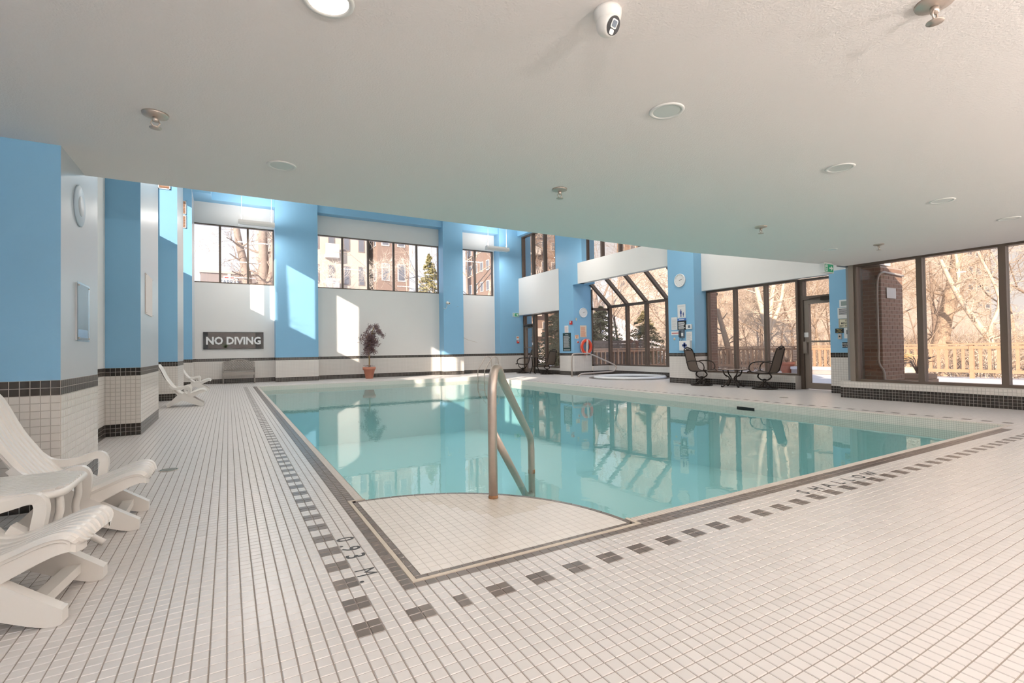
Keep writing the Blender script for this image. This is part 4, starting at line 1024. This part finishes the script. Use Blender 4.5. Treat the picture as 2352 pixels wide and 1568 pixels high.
# ---- white plastic loungers
def lounger():
    t = proto('plastic_lounger', '', 'lounger', 'white plastic loungers along the left wall')
    # faces +x, front feet near x=0; profile of the lying surface
    prof = smoothpath([(-14.2, 0, 16.4), (-13.2, 0, 14.9), (-11.7, 0, 11.5), (-10.3, 0, 9.1), (-9.0, 0, 7.2), (-7.4, 0, 5.5), (-5.7, 0, 4.75), (-4.2, 0, 4.9), (-2.6, 0, 5.5), (-.9, 0, 6.2), (.2, 0, 6.4), (.9, 0, 6.15), (1.3, 0, 5.4)], 4)
    N = 57; n = len(prof); vs = []
    def half(i):
        f = i/(n-1)
        w = 4.5-.5*max(0, (f-.55)/.45)**2
        if f > .93: w *= 1-.28*((f-.93)/.07)**2
        if f < .06: w *= 1-.22*((.06-f)/.06)**2
        return w
    for i, p in enumerate(prof):
        q0, q1 = prof[max(i-1, 0)], prof[min(i+1, n-1)]; tg = (q1-q0).normalized(); nr = Vector((-tg.z, 0, tg.x)); w = half(i)
        for j in range(N):
            f = j/(N-1)*2-1; rib = .09*(1 if math.cos(f*8*PI) > -.25 else -1); edge = abs(f)
            drop = 0 if edge < .9 else -(edge-.9)*4.0
            c = p+nr*(rib+drop+.25*f*f); vs.append((c.x, f*w, c.z))
    fs = [(i*N+j, (i+1)*N+j, (i+1)*N+j+1, i*N+j+1) for i in range(n-1) for j in range(N-1)]
    b = MB().add(vs, fs); m0 = len(vs)
    low = []
    for i in range(n):
        q0, q1 = prof[max(i-1, 0)], prof[min(i+1, n-1)]; tg = (q1-q0).normalized(); nr = Vector((-tg.z, 0, tg.x))
        for j in (0, N//2, N-1):
            v = Vector(vs[i*N+j]); low.append(v-nr*(.45 if j == N//2 else .25))
    b.add(low, [(i*3+k, i*3+k+1, (i+1)*3+k+1, (i+1)*3+k) for i in range(n-1) for k in range(2)])
    b.build('shell', PLASTIC, t)
    for s in (-1, 1):
        # side beam under the shell
        bm = MB(); top = [prof[i] for i in range(0, n, 2)]
        poly = [(p.x, p.z+.02) for p in top]
        bot = []
        for i in range(0, n, 2):
            f = i/(n-1); bot.append((prof[i].x+(.35 if f < .4 else 0), prof[i].z-.5-1.3*math.sin(PI*min(1, f*1.02))**.7))
        for i in range(len(poly)-1):
            ya, yb = s*(half(min(n-1, i*2))-.42), s*(half(min(n-1, i*2+2))-.42); A, B, Cc, D = poly[i], poly[i+1], bot[i+1], bot[i]; e_ = .3
            bm.add([(A[0], ya-e_, A[1]), (B[0], yb-e_, B[1]), (Cc[0], yb-e_, Cc[1]), (D[0], ya-e_, D[1]), (A[0], ya+e_, A[1]), (B[0], yb+e_, B[1]), (Cc[0], yb+e_, Cc[1]), (D[0], ya+e_, D[1])], [(0,1,2,3),(7,6,5,4),(0,4,5,1),(3,2,6,7)])
        bm.build('side_beam', PLASTIC, t)
        def limb(path, w0, w1, nm, th=.5):
            L_ = smoothpath(path, 4); k = len(L_); bb_ = MB(); V = []
            for i, p in enumerate(L_):
                q0, q1 = L_[max(i-1, 0)], L_[min(i+1, k-1)]; tg = (q1-q0).normalized(); nr = Vector((-tg.z, 0, tg.x)); w = (w0+(w1-w0)*i/(k-1))/2
                for y, e in ((-th, -w), (th, -w), (th*.9, w), (-th*.9, w)): V.append((p.x+nr.x*e, s*4.0+p.y*s+y, p.z+nr.z*e))
            F_ = [(i*4+j, i*4+(j+1) % 4, (i+1)*4+(j+1) % 4, (i+1)*4+j) for i in range(k-1) for j in range(4)]+[(3,2,1,0), tuple((k-1)*4+j for j in range(4))]
            return bb_.add(V, F_).build(nm, PLASTIC, t)
        limb([(-6.6, 0, 4.4), (-4.6, 0, 3.2), (-2.2, 0, 1.8), (-.2, 0, .75), (.6, 0, .62)], 3.2, 1.0, 'front_leg', .55)
        limb([(-6.0, 0, 4.4), (-7.8, 0, 3.0), (-9.6, 0, 1.6), (-11.2, 0, .55)], 3.0, 1.0, 'rear_leg', .5)
        limb([(-10.3, .3, 8.4), (-9.2, .6, 7.3), (-7.6, .7, 7.0), (-6.0, .7, 7.35), (-4.9, .7, 7.65), (-4.3, .65, 7.45), (-4.05, .5, 6.7), (-4.15, .35, 5.6), (-4.3, .2, 4.2)], .8, .95, 'armrest', .45)
    MB().box(-2.1, -1.0, -4, 4, .9, 1.7).build('front_crossbar', PLASTIC, t)
    MB().box(-9.6, -8.6, -4, 4, 1.2, 2.0).build('rear_crossbar', PLASTIC, t)
    return t
lg = lounger()
tag(lg, 'white plastic lounger closest to the camera at the left edge'); place(lg, -18.7, 18.0, -.13)
dup(lg, -17.4, 39.9, .0, 'white plastic lounger in front of the nearest tiled pier')
dup(lg, -16.8, 195.0, .0, 'white plastic lounger by the second left pier')
dup(lg, -17.5, 288.0, .0, 'farthest white plastic lounger, half behind the third left pier')
t = thing('side_table', 'low white slatted plastic table between the two nearest loungers', 'table', (-26, 27.5, 0))
tu0, tu1, tv0, tv1, tz = -34.0, -20.9, 23.4, 33.0, 8.1
k = 0; ns = 13
for k in range(ns):
    a0 = tv0+(tv1-tv0)*k/ns; ed = min(k, ns-1-k); cut = (1.5, .65, .2, 0)[min(ed, 3)]
    b = MB().box(tu0+cut, tu1-cut, a0+.06, a0+(tv1-tv0)/ns-.1, tz-.25, tz); b.build('slat', PLASTIC, t)
rimp = []
for cx_, cy_, a_ in ((tu1-1.7, tv1-1.7, 0), (tu0+1.7, tv1-1.7, PI/2), (tu0+1.7, tv0+1.7, PI), (tu1-1.7, tv0+1.7, 1.5*PI)):
    rimp += [(cx_+1.6*math.cos(a_+q*PI/10), cy_+1.6*math.sin(a_+q*PI/10)) for q in range(6)]
MB().tube([(x, y, tz-.45) for x, y in rimp], .35, 8, closed=True).box(tu0+1, tu1-1, 25, 26, tz-.7, tz-.26).box(tu0+1, tu1-1, 29.2, 30.2, tz-.7, tz-.26).build('top_frame', PLASTIC, t)
for sv in (tv0+1.6, tv1-1.6):
    for su, d in ((tu1-.6, 1), (tu0+.6, -1)):
        MB().tube(smoothpath([(su, sv, tz-.5), (su+.1*d, sv, 6.0), (su-.1*d, sv, 4.2), (su+.9*d, sv, 1.6), (su+2.2*d, sv, .35)], 5), .33, 8).build('leg', PLASTIC, t)

# ================================================================== OUTDOORS
def sstep(a, b, x): k = min(1, max(0, (x-a)/(b-a))); return k*k*(3-2*k)
def hill_z(u, v):
    k = sstep(470, 1000, u+max(0, v-250)*.6)*sstep(380, 540, u)
    return -1.2-5*sstep(395, 470, u)+k*(30+250*sstep(330, 500, v)*(1-sstep(540, 700, v)))
g = MB(); us = [206, 226, 256, 300, 340, 380, 420]+[460+40*k for k in range(26)]; vs_ = [-700+50*k for k in range(40)]
g.add([(u, v, hill_z(u, v)+(random.uniform(-3, 3) if u > 460 else 0)) for u in us for v in vs_],
      [(i*40+j, (i+1)*40+j, (i+1)*40+j+1, i*40+j+1) for i in range(len(us)-1) for j in range(39)])
gf = []
go = g.build('snowy_ground', [SNOW, HILL], org=(300, 100, 0), smooth=True)
for p in go.data.polygons:
    if (p.center.x/T+300) > 520: p.material_index = 1
tag(go, 'snow-covered terrace and brown wooded slope outside the right windows', kind='structure')
g2 = MB().add([(-900, 357, -3), (206, 357, -3), (206, 2200, -3), (-900, 2200, -3)], [(0,1,2,3)]); g2.add([(-900, -700, -3.5), (-62, -700, -3.5), (-62, 357, -3.5), (-900, 357, -3.5)], [(0,1,2,3)])
tag(g2.build('snowy_street', SNOW, org=(0, 900, -3)), 'snowy ground beyond the far wall', kind='structure')

# ---- cedar railing round the terrace
def railing(p, q, label, gap=4.0):
    p, q = Vector(p), Vector(q); L_ = (q-p).length; d = (q-p)/L_
    t = thing('deck_railing', label, 'railing', p)
    MB().bar(p+Z3*19.6, q+Z3*19.6, 3.0, 1.0).build('top_rail', WOOD, t)
    MB().bar(p+Z3*17.6, q+Z3*17.6, 1.2, 1.8).build('upper_rail', WOOD, t); MB().bar(p+Z3*3.2, q+Z3*3.2, 1.2, 2.0).build('lower_rail', WOOD, t)
    n = int(L_/gap)
    for k in range(n+1):
        c = p+d*(k*L_/n)
        if k % 9 == 0: MB().box(c.x-1.0, c.x+1.0, c.y-1.0, c.y+1.0, -1.2, 19.2).build('post', WOOD, t)
        else: MB().box(c.x-.45, c.x+.45, c.y-.75, c.y+.75, 2.4, 18.4).build('baluster', WOOD, t)
railing((384, 10, 0), (384, 308, 0), 'cedar deck railing with balusters beyond the right windows')
railing((262, 312, 0), (384, 312, 0), 'cedar deck railing crossing behind the whirlpool bay', 5)
# signs hung on the railing
for v, w, z, h, l in ((208, 12, 6, 9, 'pale notice board hung on the railing left of the right patio chair'), (186.5, 8, 8, 9, 'blank white board hung on the railing behind the right patio chair'), (152, 11, 2.5, 12.5, 'slatted notice board on the railing seen through the door')):
    t = thing('railing_board', l, 'board', (382.5, v, z)); MB().box(382, 382.8, v-w/2, v+w/2, z, z+h).build('sheet', mat('weathered_board', (.70, .55, .42), .8), t)
    for k in range(4): MB().box(381.85, 382, v-w/2+.6, v+w/2-.6, z+.9+k*h/4.4, z+.9+k*h/4.4+h*.09).build('slat_line', mat('board_lines', (.45, .34, .26), .8), t)
# planters and snow bench
def dead_stems(parent, c, n, r, h, m, th=.12):
    b = MB()
    for k in range(n):
        a0 = random.uniform(0, 2*PI); rr = random.uniform(.2, 1)*r; hh = h*random.uniform(.6, 1)
        b.tube(smoothpath([(c[0], c[1], c[2]), (c[0]+.5*rr*math.cos(a0), c[1]+.5*rr*math.sin(a0), c[2]+hh*.7), (c[0]+rr*1.3*math.cos(a0), c[1]+rr*1.3*math.sin(a0), c[2]+hh*random.uniform(.7, 1))], 3), th, 4)
    return b.build('dry_stems', m, parent)
STRAW = mat('straw', (.70, .52, .28), .8)
t = thing('terrace_planter', 'large terracotta planter with dry stems on the snowy terrace', 'planter', (372, 190, 0))
MB().lathe([(3.2, -1), (3.4, 0), (5.2, 6.2), (5.8, 6.3), (5.9, 8), (5.4, 8), (5.1, 7.2), (0, 7.2)], 24, (372, 190, -.6)).build('pot', TERRA, t); dead_stems(t, (372, 190, 6.5), 26, 5, 7, CARAMEL)
t = thing('snow_bench', 'long low box capped with snow seen through the exit door', 'bench', (372, 172, 0))
MB().box(368, 377, 152, 184, -1, 2.2).build('box_body', mat('grey_wood', (.5, .45, .44), .9), t); MB().box(367.6, 377.4, 151.6, 184.4, 2.2, 4.2).build('snow_cap', SNOW, t)
t = thing('timber_planter', 'square timber planter with dead twigs outside the large windows', 'planter', (279, 71, 0))
PW = mat('planter_wood', (.36, .24, .17), .9, noise=.2, nscale=12)
for k in range(3): MB().prism([(272.5+k*.4, 64.5+k*.4), (285.5-k*.4, 64.5+k*.4), (285.5-k*.4, 77.5-k*.4), (272.5+k*.4, 77.5-k*.4)], -1.2+k*2.4, 1.1+k*2.4).build('board', PW, t)
MB().box(273.5, 284.5, 65.5, 76.5, 5, 5.8).build('soil', SOIL, t); dead_stems(t, (279, 71, 5.5), 22, 8, 10, GREYB, .18)
t = thing('grass_pot', 'round pale pot of straw-coloured grass behind the timber planter', 'planter', (320, 94, 0))
MB().lathe([(4, -1.2), (6.2, 2), (6.6, 5.6), (5.4, 7.4), (4.8, 7.2), (0, 6.4)], 20, (320, 94, 0)).build('pot', mat('cream_pot', (.74, .62, .48), .8), t); dead_stems(t, (320, 94, 6), 90, 8, 12, STRAW, .13)

# ---- brick pier and conduit outside the big window
def brick_pier(nm, u0_, u1_, v0_, v1_, z1_, label, faces):
    t = thing(nm, label, 'pier', ((u0_+u1_)/2, (v0_+v1_)/2, -1)); MB().box(u0_+.08, u1_-.08, v0_+.08, v1_-.08, -1.2, z1_).build('mortar_core', MORTAR, t)
    bh, bl = 1.5, 4.2; cnt = 0; rest_ = MB(); me_ = {}
    for fc in faces:
        a0, a1 = (u0_, u1_) if fc == 'v' else (v0_, v1_)
        for r in range(int((z1_+1)/bh)):
            a = a0-(bl/2 if r % 2 else 0)
            while a < a1:
                s, e = max(a, a0)+.12, min(a+bl, a1)-.12; a += bl
                if e-s < .3: continue
                z0_ = -1+r*bh
                b = MB() if cnt < 290 else rest_; cnt += 1
                if fc == 'v': b.box(s, e, v0_-.02, v0_+.3, z0_+.13, z0_+bh-.12)
                else: b.box(u0_-.02, u0_+.3, s, e, z0_+.13, z0_+bh-.12)
                if b is not rest_: b.build('brick', BRICKM, t)
    if rest_.v: rest_.build('bricks', BRICKM, t, kind='stuff')
    return t
t = brick_pier('brick_pier', 209.8, 227.6, 56, 63.4, 50.5, 'brown brick pier just outside the large near window', ('v', 'u'))
MB().tube(smoothpath([(227, 55.5, 47.6), (214, 55.5, 48.0), (210.5, 55.3, 47.9), (209.2, 56.5, 46.5), (209.0, 57, 40), (209.1, 57, 20), (209.2, 57, 13), (209.4, 55.4, 9), (209.4, 55.4, -1)], 4), .38, 8).build('conduit', mat('conduit_grey', (.6, .56, .54), .5), t)
MB().box(213.5, 221, 55.6, 55.75, 38.2, 42.2).build('white_plate', PAPER, t)
brick_pier('brick_pier', 223.8, 229.5, 144.2, 150, 122, 'narrow brick pier outside the window behind the left patio chair', ('v',))

# ---- bare trees
def grow(b, bt, p, d, ln, r, lev, maxlev, rng, wob=.22, up_=.12, nch=(3, 5)):
    seg = 5 if lev < 2 else 3; P = [p]; R_ = [r]; q = p; dd = d.copy()
    for k in range(seg):
        dd = (dd+Vector([rng.gauss(0, wob) for _ in range(3)])*.5+Z3*up_*.3).normalized(); q = q+dd*ln/seg; P.append(q); R_.append(r*(1-.62*(k+1)/seg))
    (b if lev == 0 else bt).tube(P, R_, 8 if lev == 0 else (5 if lev == 1 else 3), cap=False)
    if lev >= maxlev: return
    for c in range(rng.randint(*nch)):
        f = rng.uniform(.3, 1); i = min(seg-1, int(f*seg)); s = P[i].lerp(P[i+1], f*seg-i)
        side = Vector([rng.gauss(0, 1) for _ in range(3)]); t_ = (P[i+1]-P[i]).normalized(); side = (side-t_*side.dot(t_)).normalized()
        nd = (t_*rng.uniform(.5, 1)+side*rng.uniform(.5, 1.0)).normalized()
        grow(b, bt, s, nd, ln*rng.uniform(.5, .78), max(.1, R_[i]*rng.uniform(.4, .62)), lev+1, maxlev, rng, wob, up_, nch)
def tree_proto(seed, h, r, levels, bark, twig, nch=(3, 5), forks=None):
    rng = random.Random(seed); t = proto('bare_tree', '', 'tree', 'bare winter trees outside'); b, bt = MB(), MB()
    if forks is None: grow(b, bt, Vector((0, 0, -1)), Z3.copy(), h, r, 0, levels, rng, .16, .1, nch)
    else:
        for path, rr in forks:
            P = smoothpath(path, 4); n = len(P); b.tube(P, [rr*(1-.6*k/n) for k in range(n)], 10, cap=False)
            for k in range(n//4, n, 2):
                for q in range(2):
                    sd = Vector((rng.gauss(0, 1), rng.gauss(0, 1), rng.uniform(-.1, 1))).normalized()
                    grow(b, bt, P[k], sd, h*rng.uniform(.2, .42), rr*.3*(1-.6*k/n), 1, levels, rng, .25, .1, nch)
    b.build('trunk', bark, t); bt.build('branches', twig, t, kind='stuff'); return t
T1 = tree_proto(3, 95, 2.2, 4, GREYB, CARAMEL); T2 = tree_proto(11, 80, 1.6, 4, CARAMEL, GREYB, (3, 5)); T3 = tree_proto(23, 60, 1.0, 4, GREYB, CARAMEL, (4, 6)); T4 = tree_proto(31, 110, 2.8, 4, GREYB, GREYB)
T5 = tree_proto(41, 34, .7, 4, CARAMEL, PALEB, (4, 6))
T6 = tree_proto(51, 78, 1.5, 3, GREYB, GREYB, (2, 4), [([(0, 0, -2), (1, 2, 60), (-2, 0, 120), (1, 3, 190)], 4.2)])
first = {}
def put(pt, u, v, z, rz, sc, label):
    if pt.name not in first: first[pt.name] = 1; o = place(pt, u, v, rz, z); o['label'] = label
    else: o = dup(pt, u, v, rz, label, z)
    o.scale = (sc, sc, sc); return o
LST = [(T1, 560, 330, 'grey bare tree on the slope behind the left patio chair'), (T2, 520, 300, 'tan bare tree behind the middle pane beside the twin trunk'), (T3, 470, 285, 'brushy young tree at the left of the patio window'),
       (T3, 450, 245, 'brushy young tree low behind the patio table'), (T2, 600, 290, 'tall tan tree behind the right patio chair'), (T1, 640, 340, 'grey tree high on the slope above the patio table'), (T3, 520, 230, 'pale brushy tree in the upper exit door pane'),
       (T2, 470, 215, 'tan tree seen through the exit door'), (T1, 590, 240, 'dark tree behind the exit sign'), (T3, 480, 170, 'brushy tree just right of the brick pier'), (T1, 540, 150, 'grey tree behind the middle large window'),
       (T4, 640, 190, 'tall grey tree left in the large windows'), (T4, 600, 80, 'tall dark tree at the right edge of the photo'), (T1, 520, 60, 'forked grey tree at the far right window'), (T2, 620, 120, 'tan tree behind the curved pale trunk'),
       (T2, 560, 40, 'slender tree beyond the last large window'), (T3, 450, 130, 'low brushy tree behind the railing in the middle window'), (T1, 700, 260, 'distant grey tree above the railing'), (T4, 720, 420, 'distant tall tree left of the twin trunk'),
       (T2, 430, 360, 'tan tree behind the greenhouse bay'), (T1, 520, 420, 'grey tree over the greenhouse roof'), (T3, 390, 400, 'brushy tree beyond the far corner door'), (T2, 330, 430, 'tan tree outside the far corner windows'),
       (T4, 460, 520, 'large tree in front of the brick tower'), (T2, 262, 500, 'tangled tree in the two-pane high window'), (T3, 232, 470, 'brushy tree low in the two-pane high window'),
       (T6, -130, 222, 'tree outside the left wall by the second bay'), (T6, -132, 112, 'tree outside the left wall by the third bay')]
BIG = {'large tree in front of the brick tower': 1.7, 'tangled tree in the two-pane high window': 1.9, 'brushy tree low in the two-pane high window': 2.4, 'tree outside the left wall by the second bay': 1.0, 'tree outside the left wall by the third bay': 1.0,
       'tan tree outside the far corner windows': 1.5, 'brushy tree beyond the far corner door': 1.6}
for k, (pt, u, v, l) in enumerate(LST):
    put(pt, u, v, (hill_z(u, v) if u > 206 else 0), k*1.7, BIG.get(l, 1.0+.16*math.sin(k*2.3)), l)
for k, (u, v, z, s, l) in enumerate(((110, 640, 84, 1.0, 'young bare tree at the left of the five-pane window'), (160, 610, 82, 1.05, 'young bare tree in the second pane of the far window'), (200, 600, 84, 1.1, 'young bare tree in the middle of the far window'), (-70, 760, 84, 2.0, 'bare street tree at the left of the three-pane window'), (60, 900, 80, 2.6, 'bare street tree behind the big multi-trunk tree'))):
    put(T5, u, v, z, k*2.1, s, l)
tw = tree_proto(5, 60, 2.4, 4, PALEB, PALEB, (3, 4), [([(0, 0, -2), (0, 0, 18), (.5, 0, 34), (-3, 2, 52), (-9, 3, 74), (-12, 4, 110)], 3.6), ([(0, 0, 24), (1, -1, 38), (4, -2, 60), (8, -3, 84), (9, -3, 115)], 2.6), ([(0, -.5, 32), (6, -4, 46), (12, -7, 66), (15, -9, 100)], 2.1)])
put(tw, 401, 224, hill_z(401, 224), 0, 1, 'pale twin-trunked tree right behind the railing in the patio window')
ln = tree_proto(6, 50, 2, 4, CARAMEL, CARAMEL, (3, 4), [([(2, -1, -2), (1, 0, 14), (-3, 2, 34), (-8, 5, 58), (-11, 7, 90)], 3.2)])
put(ln, 392, 256, hill_z(392, 256), 0, 1, 'leaning trunk at the left of the patio window')
tk = tree_proto(8, 80, 3, 4, CARAMEL, CARAMEL, (3, 4), [([(0, 0, -4), (0, 0, 14), (4, -3, 46), (11, -8, 84), (16, -11, 130)], 7.0)])
put(tk, 494, 136, hill_z(494, 136), 0, 1, 'thick brown leaning trunk in the middle large window')
cv = tree_proto(9, 70, 2, 4, PALEB, PALEB, (3, 5), [([(2, -1, -4), (0, 0, 12), (-1, 1, 24), (-12, 8, 44), (-24, 14, 64), (-34, 20, 90)], 3.0), ([(0, 0, 20), (-2, 2, 36), (4, -2, 60), (-8, 6, 95)], 1.7), ([(-24, 14, 64), (-20, 14, 82), (-26, 16, 112)], 1.6)])
put(cv, 494, 102, hill_z(494, 102), 0, 1, 'pale curving trunk in the right large window')
mt = tree_proto(12, 70, 3, 4, GREYB, GREYB, (3, 4), [([(0, 0, 0), (-6, 4, 60), (-14, 8, 100), (-18, 10, 130), (-26, 14, 170), (-32, 18, 220)], 8), ([(0, 0, 0), (0, 2, 60), (3, 0, 120), (2, -2, 180), (4, -2, 230)], 9), ([(2, 0, 40), (8, -4, 100), (14, -8, 140), (16, -8, 220)], 7)])
put(mt, 30, 680, 0, 0, 1, 'big multi-trunked tree filling the leftmost high window')

# tangle of brush over the slope
b = MB(); rng = random.Random(4)
for k in range(15000):
    u = rng.uniform(400, 860); v = rng.uniform(-60, 620)
    p = Vector((u, v, hill_z(u, v)+rng.uniform(-1, 6))); d = Vector((rng.gauss(0, .6), rng.gauss(0, .6), rng.uniform(.2, 1))).normalized(); L_ = rng.uniform(9, 30); q = p+d*L_+Vector([rng.gauss(0, 2) for _ in range(3)])
    m_ = p.lerp(q, .5)+Vector([rng.gauss(0, 1.3) for _ in range(3)]); b.tube([p, m_, q], [.26, .18, .07], 3, cap=False, mi=k % 3)
tag(b.build('brush_thicket', [CARAMEL, PALEB, GREYB], org=(600, 250, 0)), 'tangle of dry brown brush covering the slope behind the railing', 'brush', kind='stuff')

# evergreens
def conifer(seed, h, r, label, u, v, z, m=NEEDLE):
    rng = random.Random(seed); t = thing('evergreen_tree', label, 'tree', (u, v, z), group='evergreens outside')
    MB().tube([(u, v, z), (u, v, z+h)], [1.6, .2], 7).build('trunk', GREYB, t)
    b = MB(); n = int(h*1.6)
    for k in range(n):
        f = k/n; zz = z+h*(.08+.9*f); rr = r*(1-f)**.8+1; a0 = rng.uniform(0, 2*PI); e = Vector((math.cos(a0), math.sin(a0), -.22)); s = Vector((-math.sin(a0), math.cos(a0), 0))
        for q in range(64):
            g_ = rng.uniform(.15, 1); c = Vector((u, v, zz))+e*rr*g_+s*rng.gauss(0, .14)*rr*(1.1-g_*.5)+Z3*rng.gauss(0, .7)
            w = Vector((rng.gauss(0, 1), rng.gauss(0, 1), rng.gauss(-.2, .5))).normalized()*rng.uniform(1.2, 2.8); x_ = w.orthogonal().normalized()*.6
            b.add([c-w*.3, c+x_, c+w, c-x_], [(0,1,2,3)])
    b.build('needles', m, t, kind='stuff')
conifer(1, 74, 44, 'dark spruce left behind the whirlpool bay', 296, 372, -1); conifer(2, 68, 42, 'dark spruce in the middle of the whirlpool bay', 340, 374, -1); conifer(3, 64, 36, 'spruce at the right of the whirlpool bay', 402, 372, -1)
conifer(4, 130, 34, 'yellow-green pine in the right pane of the five-pane window', 222, 575, 20, mat('yellow_needles', (.40, .34, .14), .8, noise=.4, nscale=3))
conifer(6, 66, 40, 'spruce between the bay mullions, set back', 372, 420, -1); conifer(7, 74, 28, 'farther spruce left in the whirlpool bay', 316, 425, -1)
conifer(5, 60, 22, 'dark spruce beyond the far corner panes', 262, 400, -1)
# low wooden wall beyond the bay
t = thing('timber_wall', 'grey timber board wall behind the whirlpool bay railing', 'wall', (300, 322, 0))
for k in range(9): MB().box(258, 352, 322, 323, -1+k*3.2, 2+k*3.2).build('board', mat('grey_board', (.24, .185, .15), .9, noise=.2, nscale=6), t)

# ---- buildings
def building(nm, u0_, u1_, v0_, v1_, z0_, z1_, wallm, label, fl, cols, frameM=BLDW, balc=(), side_cols=0, ww=.5, wh=.5, base=None):
    t = thing(nm, label, 'building', ((u0_+u1_)/2, v0_, z0_))
    MB().box(u0_, u1_, v0_, v1_, z0_, z1_).build('walls', wallm, t); MB().box(u0_-3, u1_+3, v0_-3, v1_+3, z1_, z1_+6).build('roof', frameM, t)
    fh = (z1_-z0_)/fl
    def win(ax, a0, a1, zz0, zz1):
        b = MB(); w = .12*(a1-a0)
        if ax == 'v': o = b.box(a0, a1, v0_-1.2, v0_, zz0, zz1).build('window', frameM, t); MB().box(a0+w, a1-w, v0_-1.4, v0_-1.2, zz0+w, zz1-w).build('pane', PANE, o)
        else: o = b.box(u0_-1.2, u0_, a0, a1, zz0, zz1).build('window', frameM, t); MB().box(u0_-1.4, u0_-1.2, a0+w, a1-w, zz0+w, zz1-w).build('pane', PANE, o)
    for f in range(fl):
        zb = z0_+f*fh
        for c in range(cols):
            cw = (u1_-u0_)/cols; a = u0_+c*cw
            if c in balc:
                MB().box(a+cw*.06, a+cw*.94, v0_-14, v0_, zb+.02*fh, zb+.12*fh).box(a+cw*.06, a+cw*.94, v0_-14, v0_-12.5, zb+.12*fh, zb+.42*fh).build('balcony', BLDW, t)
            win('v', a+cw*(.5-ww/2), a+cw*(.5+ww/2), zb+fh*(.55-wh/2), zb+fh*(.55+wh/2))
        for c in range(side_cols):
            cw = (v1_-v0_)/side_cols; a = v0_+c*cw
            win('u', a+cw*.25, a+cw*.75, zb+fh*.3, zb+fh*.8)
    return t
building('apartment_block', 100, 250, 1010, 1150, 0, 420, BLDC, 'cream apartment block seen in the left of the five-pane window', 6, 5, BLDG, (2,), 0, .42, .56)
building('apartment_block', 262, 330, 985, 1120, 0, 440, BLDB, 'brown brick block in the right of the five-pane window', 6, 2, BLDW, (), 4)
t = thing('low_shop', 'long low grey building with a white letter sign in the leftmost window', 'building', (0, 1235, 0))
MB().box(-60, 120, 1235, 1330, 0, 200).build('walls', BLDG, t); MB().box(-62, 122, 1232, 1332, 200, 205).build('parapet', BLDC, t)
sg = MB().box(-20, 11, 1229, 1235, 172, 189).box(-16, 6, 1229, 1235, 189, 194).box(-8, -2, 1229, 1235, 194, 199).build('shop_sign', PRINTW, t)
text('TABRAS', (-4.6, 1228.6, 176), (1, 0, 0), (0, 0, 1), 9, GREY, sg, 'lettering', True, .02, .85)
MB().box(-14, -6.5, 1228.4, 1229, 189.5, 191.5).box(-3.5, 4, 1228.4, 1229, 189.5, 191.5).build('red_stripe', RED, sg)
building('apartment_tower', 66, 160, 1600, 1700, 0, 640, BLDC, 'distant cream balcony tower at the right of the leftmost window', 12, 4, BLDW, (0, 2))
building('brick_tower', 560, 800, 1010, 1180, 0, 620, BLDB, 'tall brown brick tower in the upper far right windows', 12, 8, BLDW, (3,), 5, .45, .42)
building('brick_tower', 900, 1010, 800, 960, 60, 560, BLDB, 'brown brick tower with white balconies above the greenhouse roof', 10, 4, BLDW, (1, 2), 4)
building('balcony_tower', 1560, 1850, 480, 700, -40, 420, BLDC, 'pale balcony tower behind trees in the large right windows', 10, 5, BLDW, (), 6, .6, .4)
t = thing('storage_shed', 'small red-brown wooden shed with a snowy roof beyond the street wall', 'shed', (88, 800, 84))
MB().box(72, 104, 800, 830, 84, 150).build('walls', mat('red_brown_boards', (.40, .17, .12), .9), t); MB().prism([(70, 150), (106, 150), (88, 162)], 797, 833, 'y').build('roof', SNOW, t)
for o in bpy.data.objects:
    if '_b' in o: del o['_b']
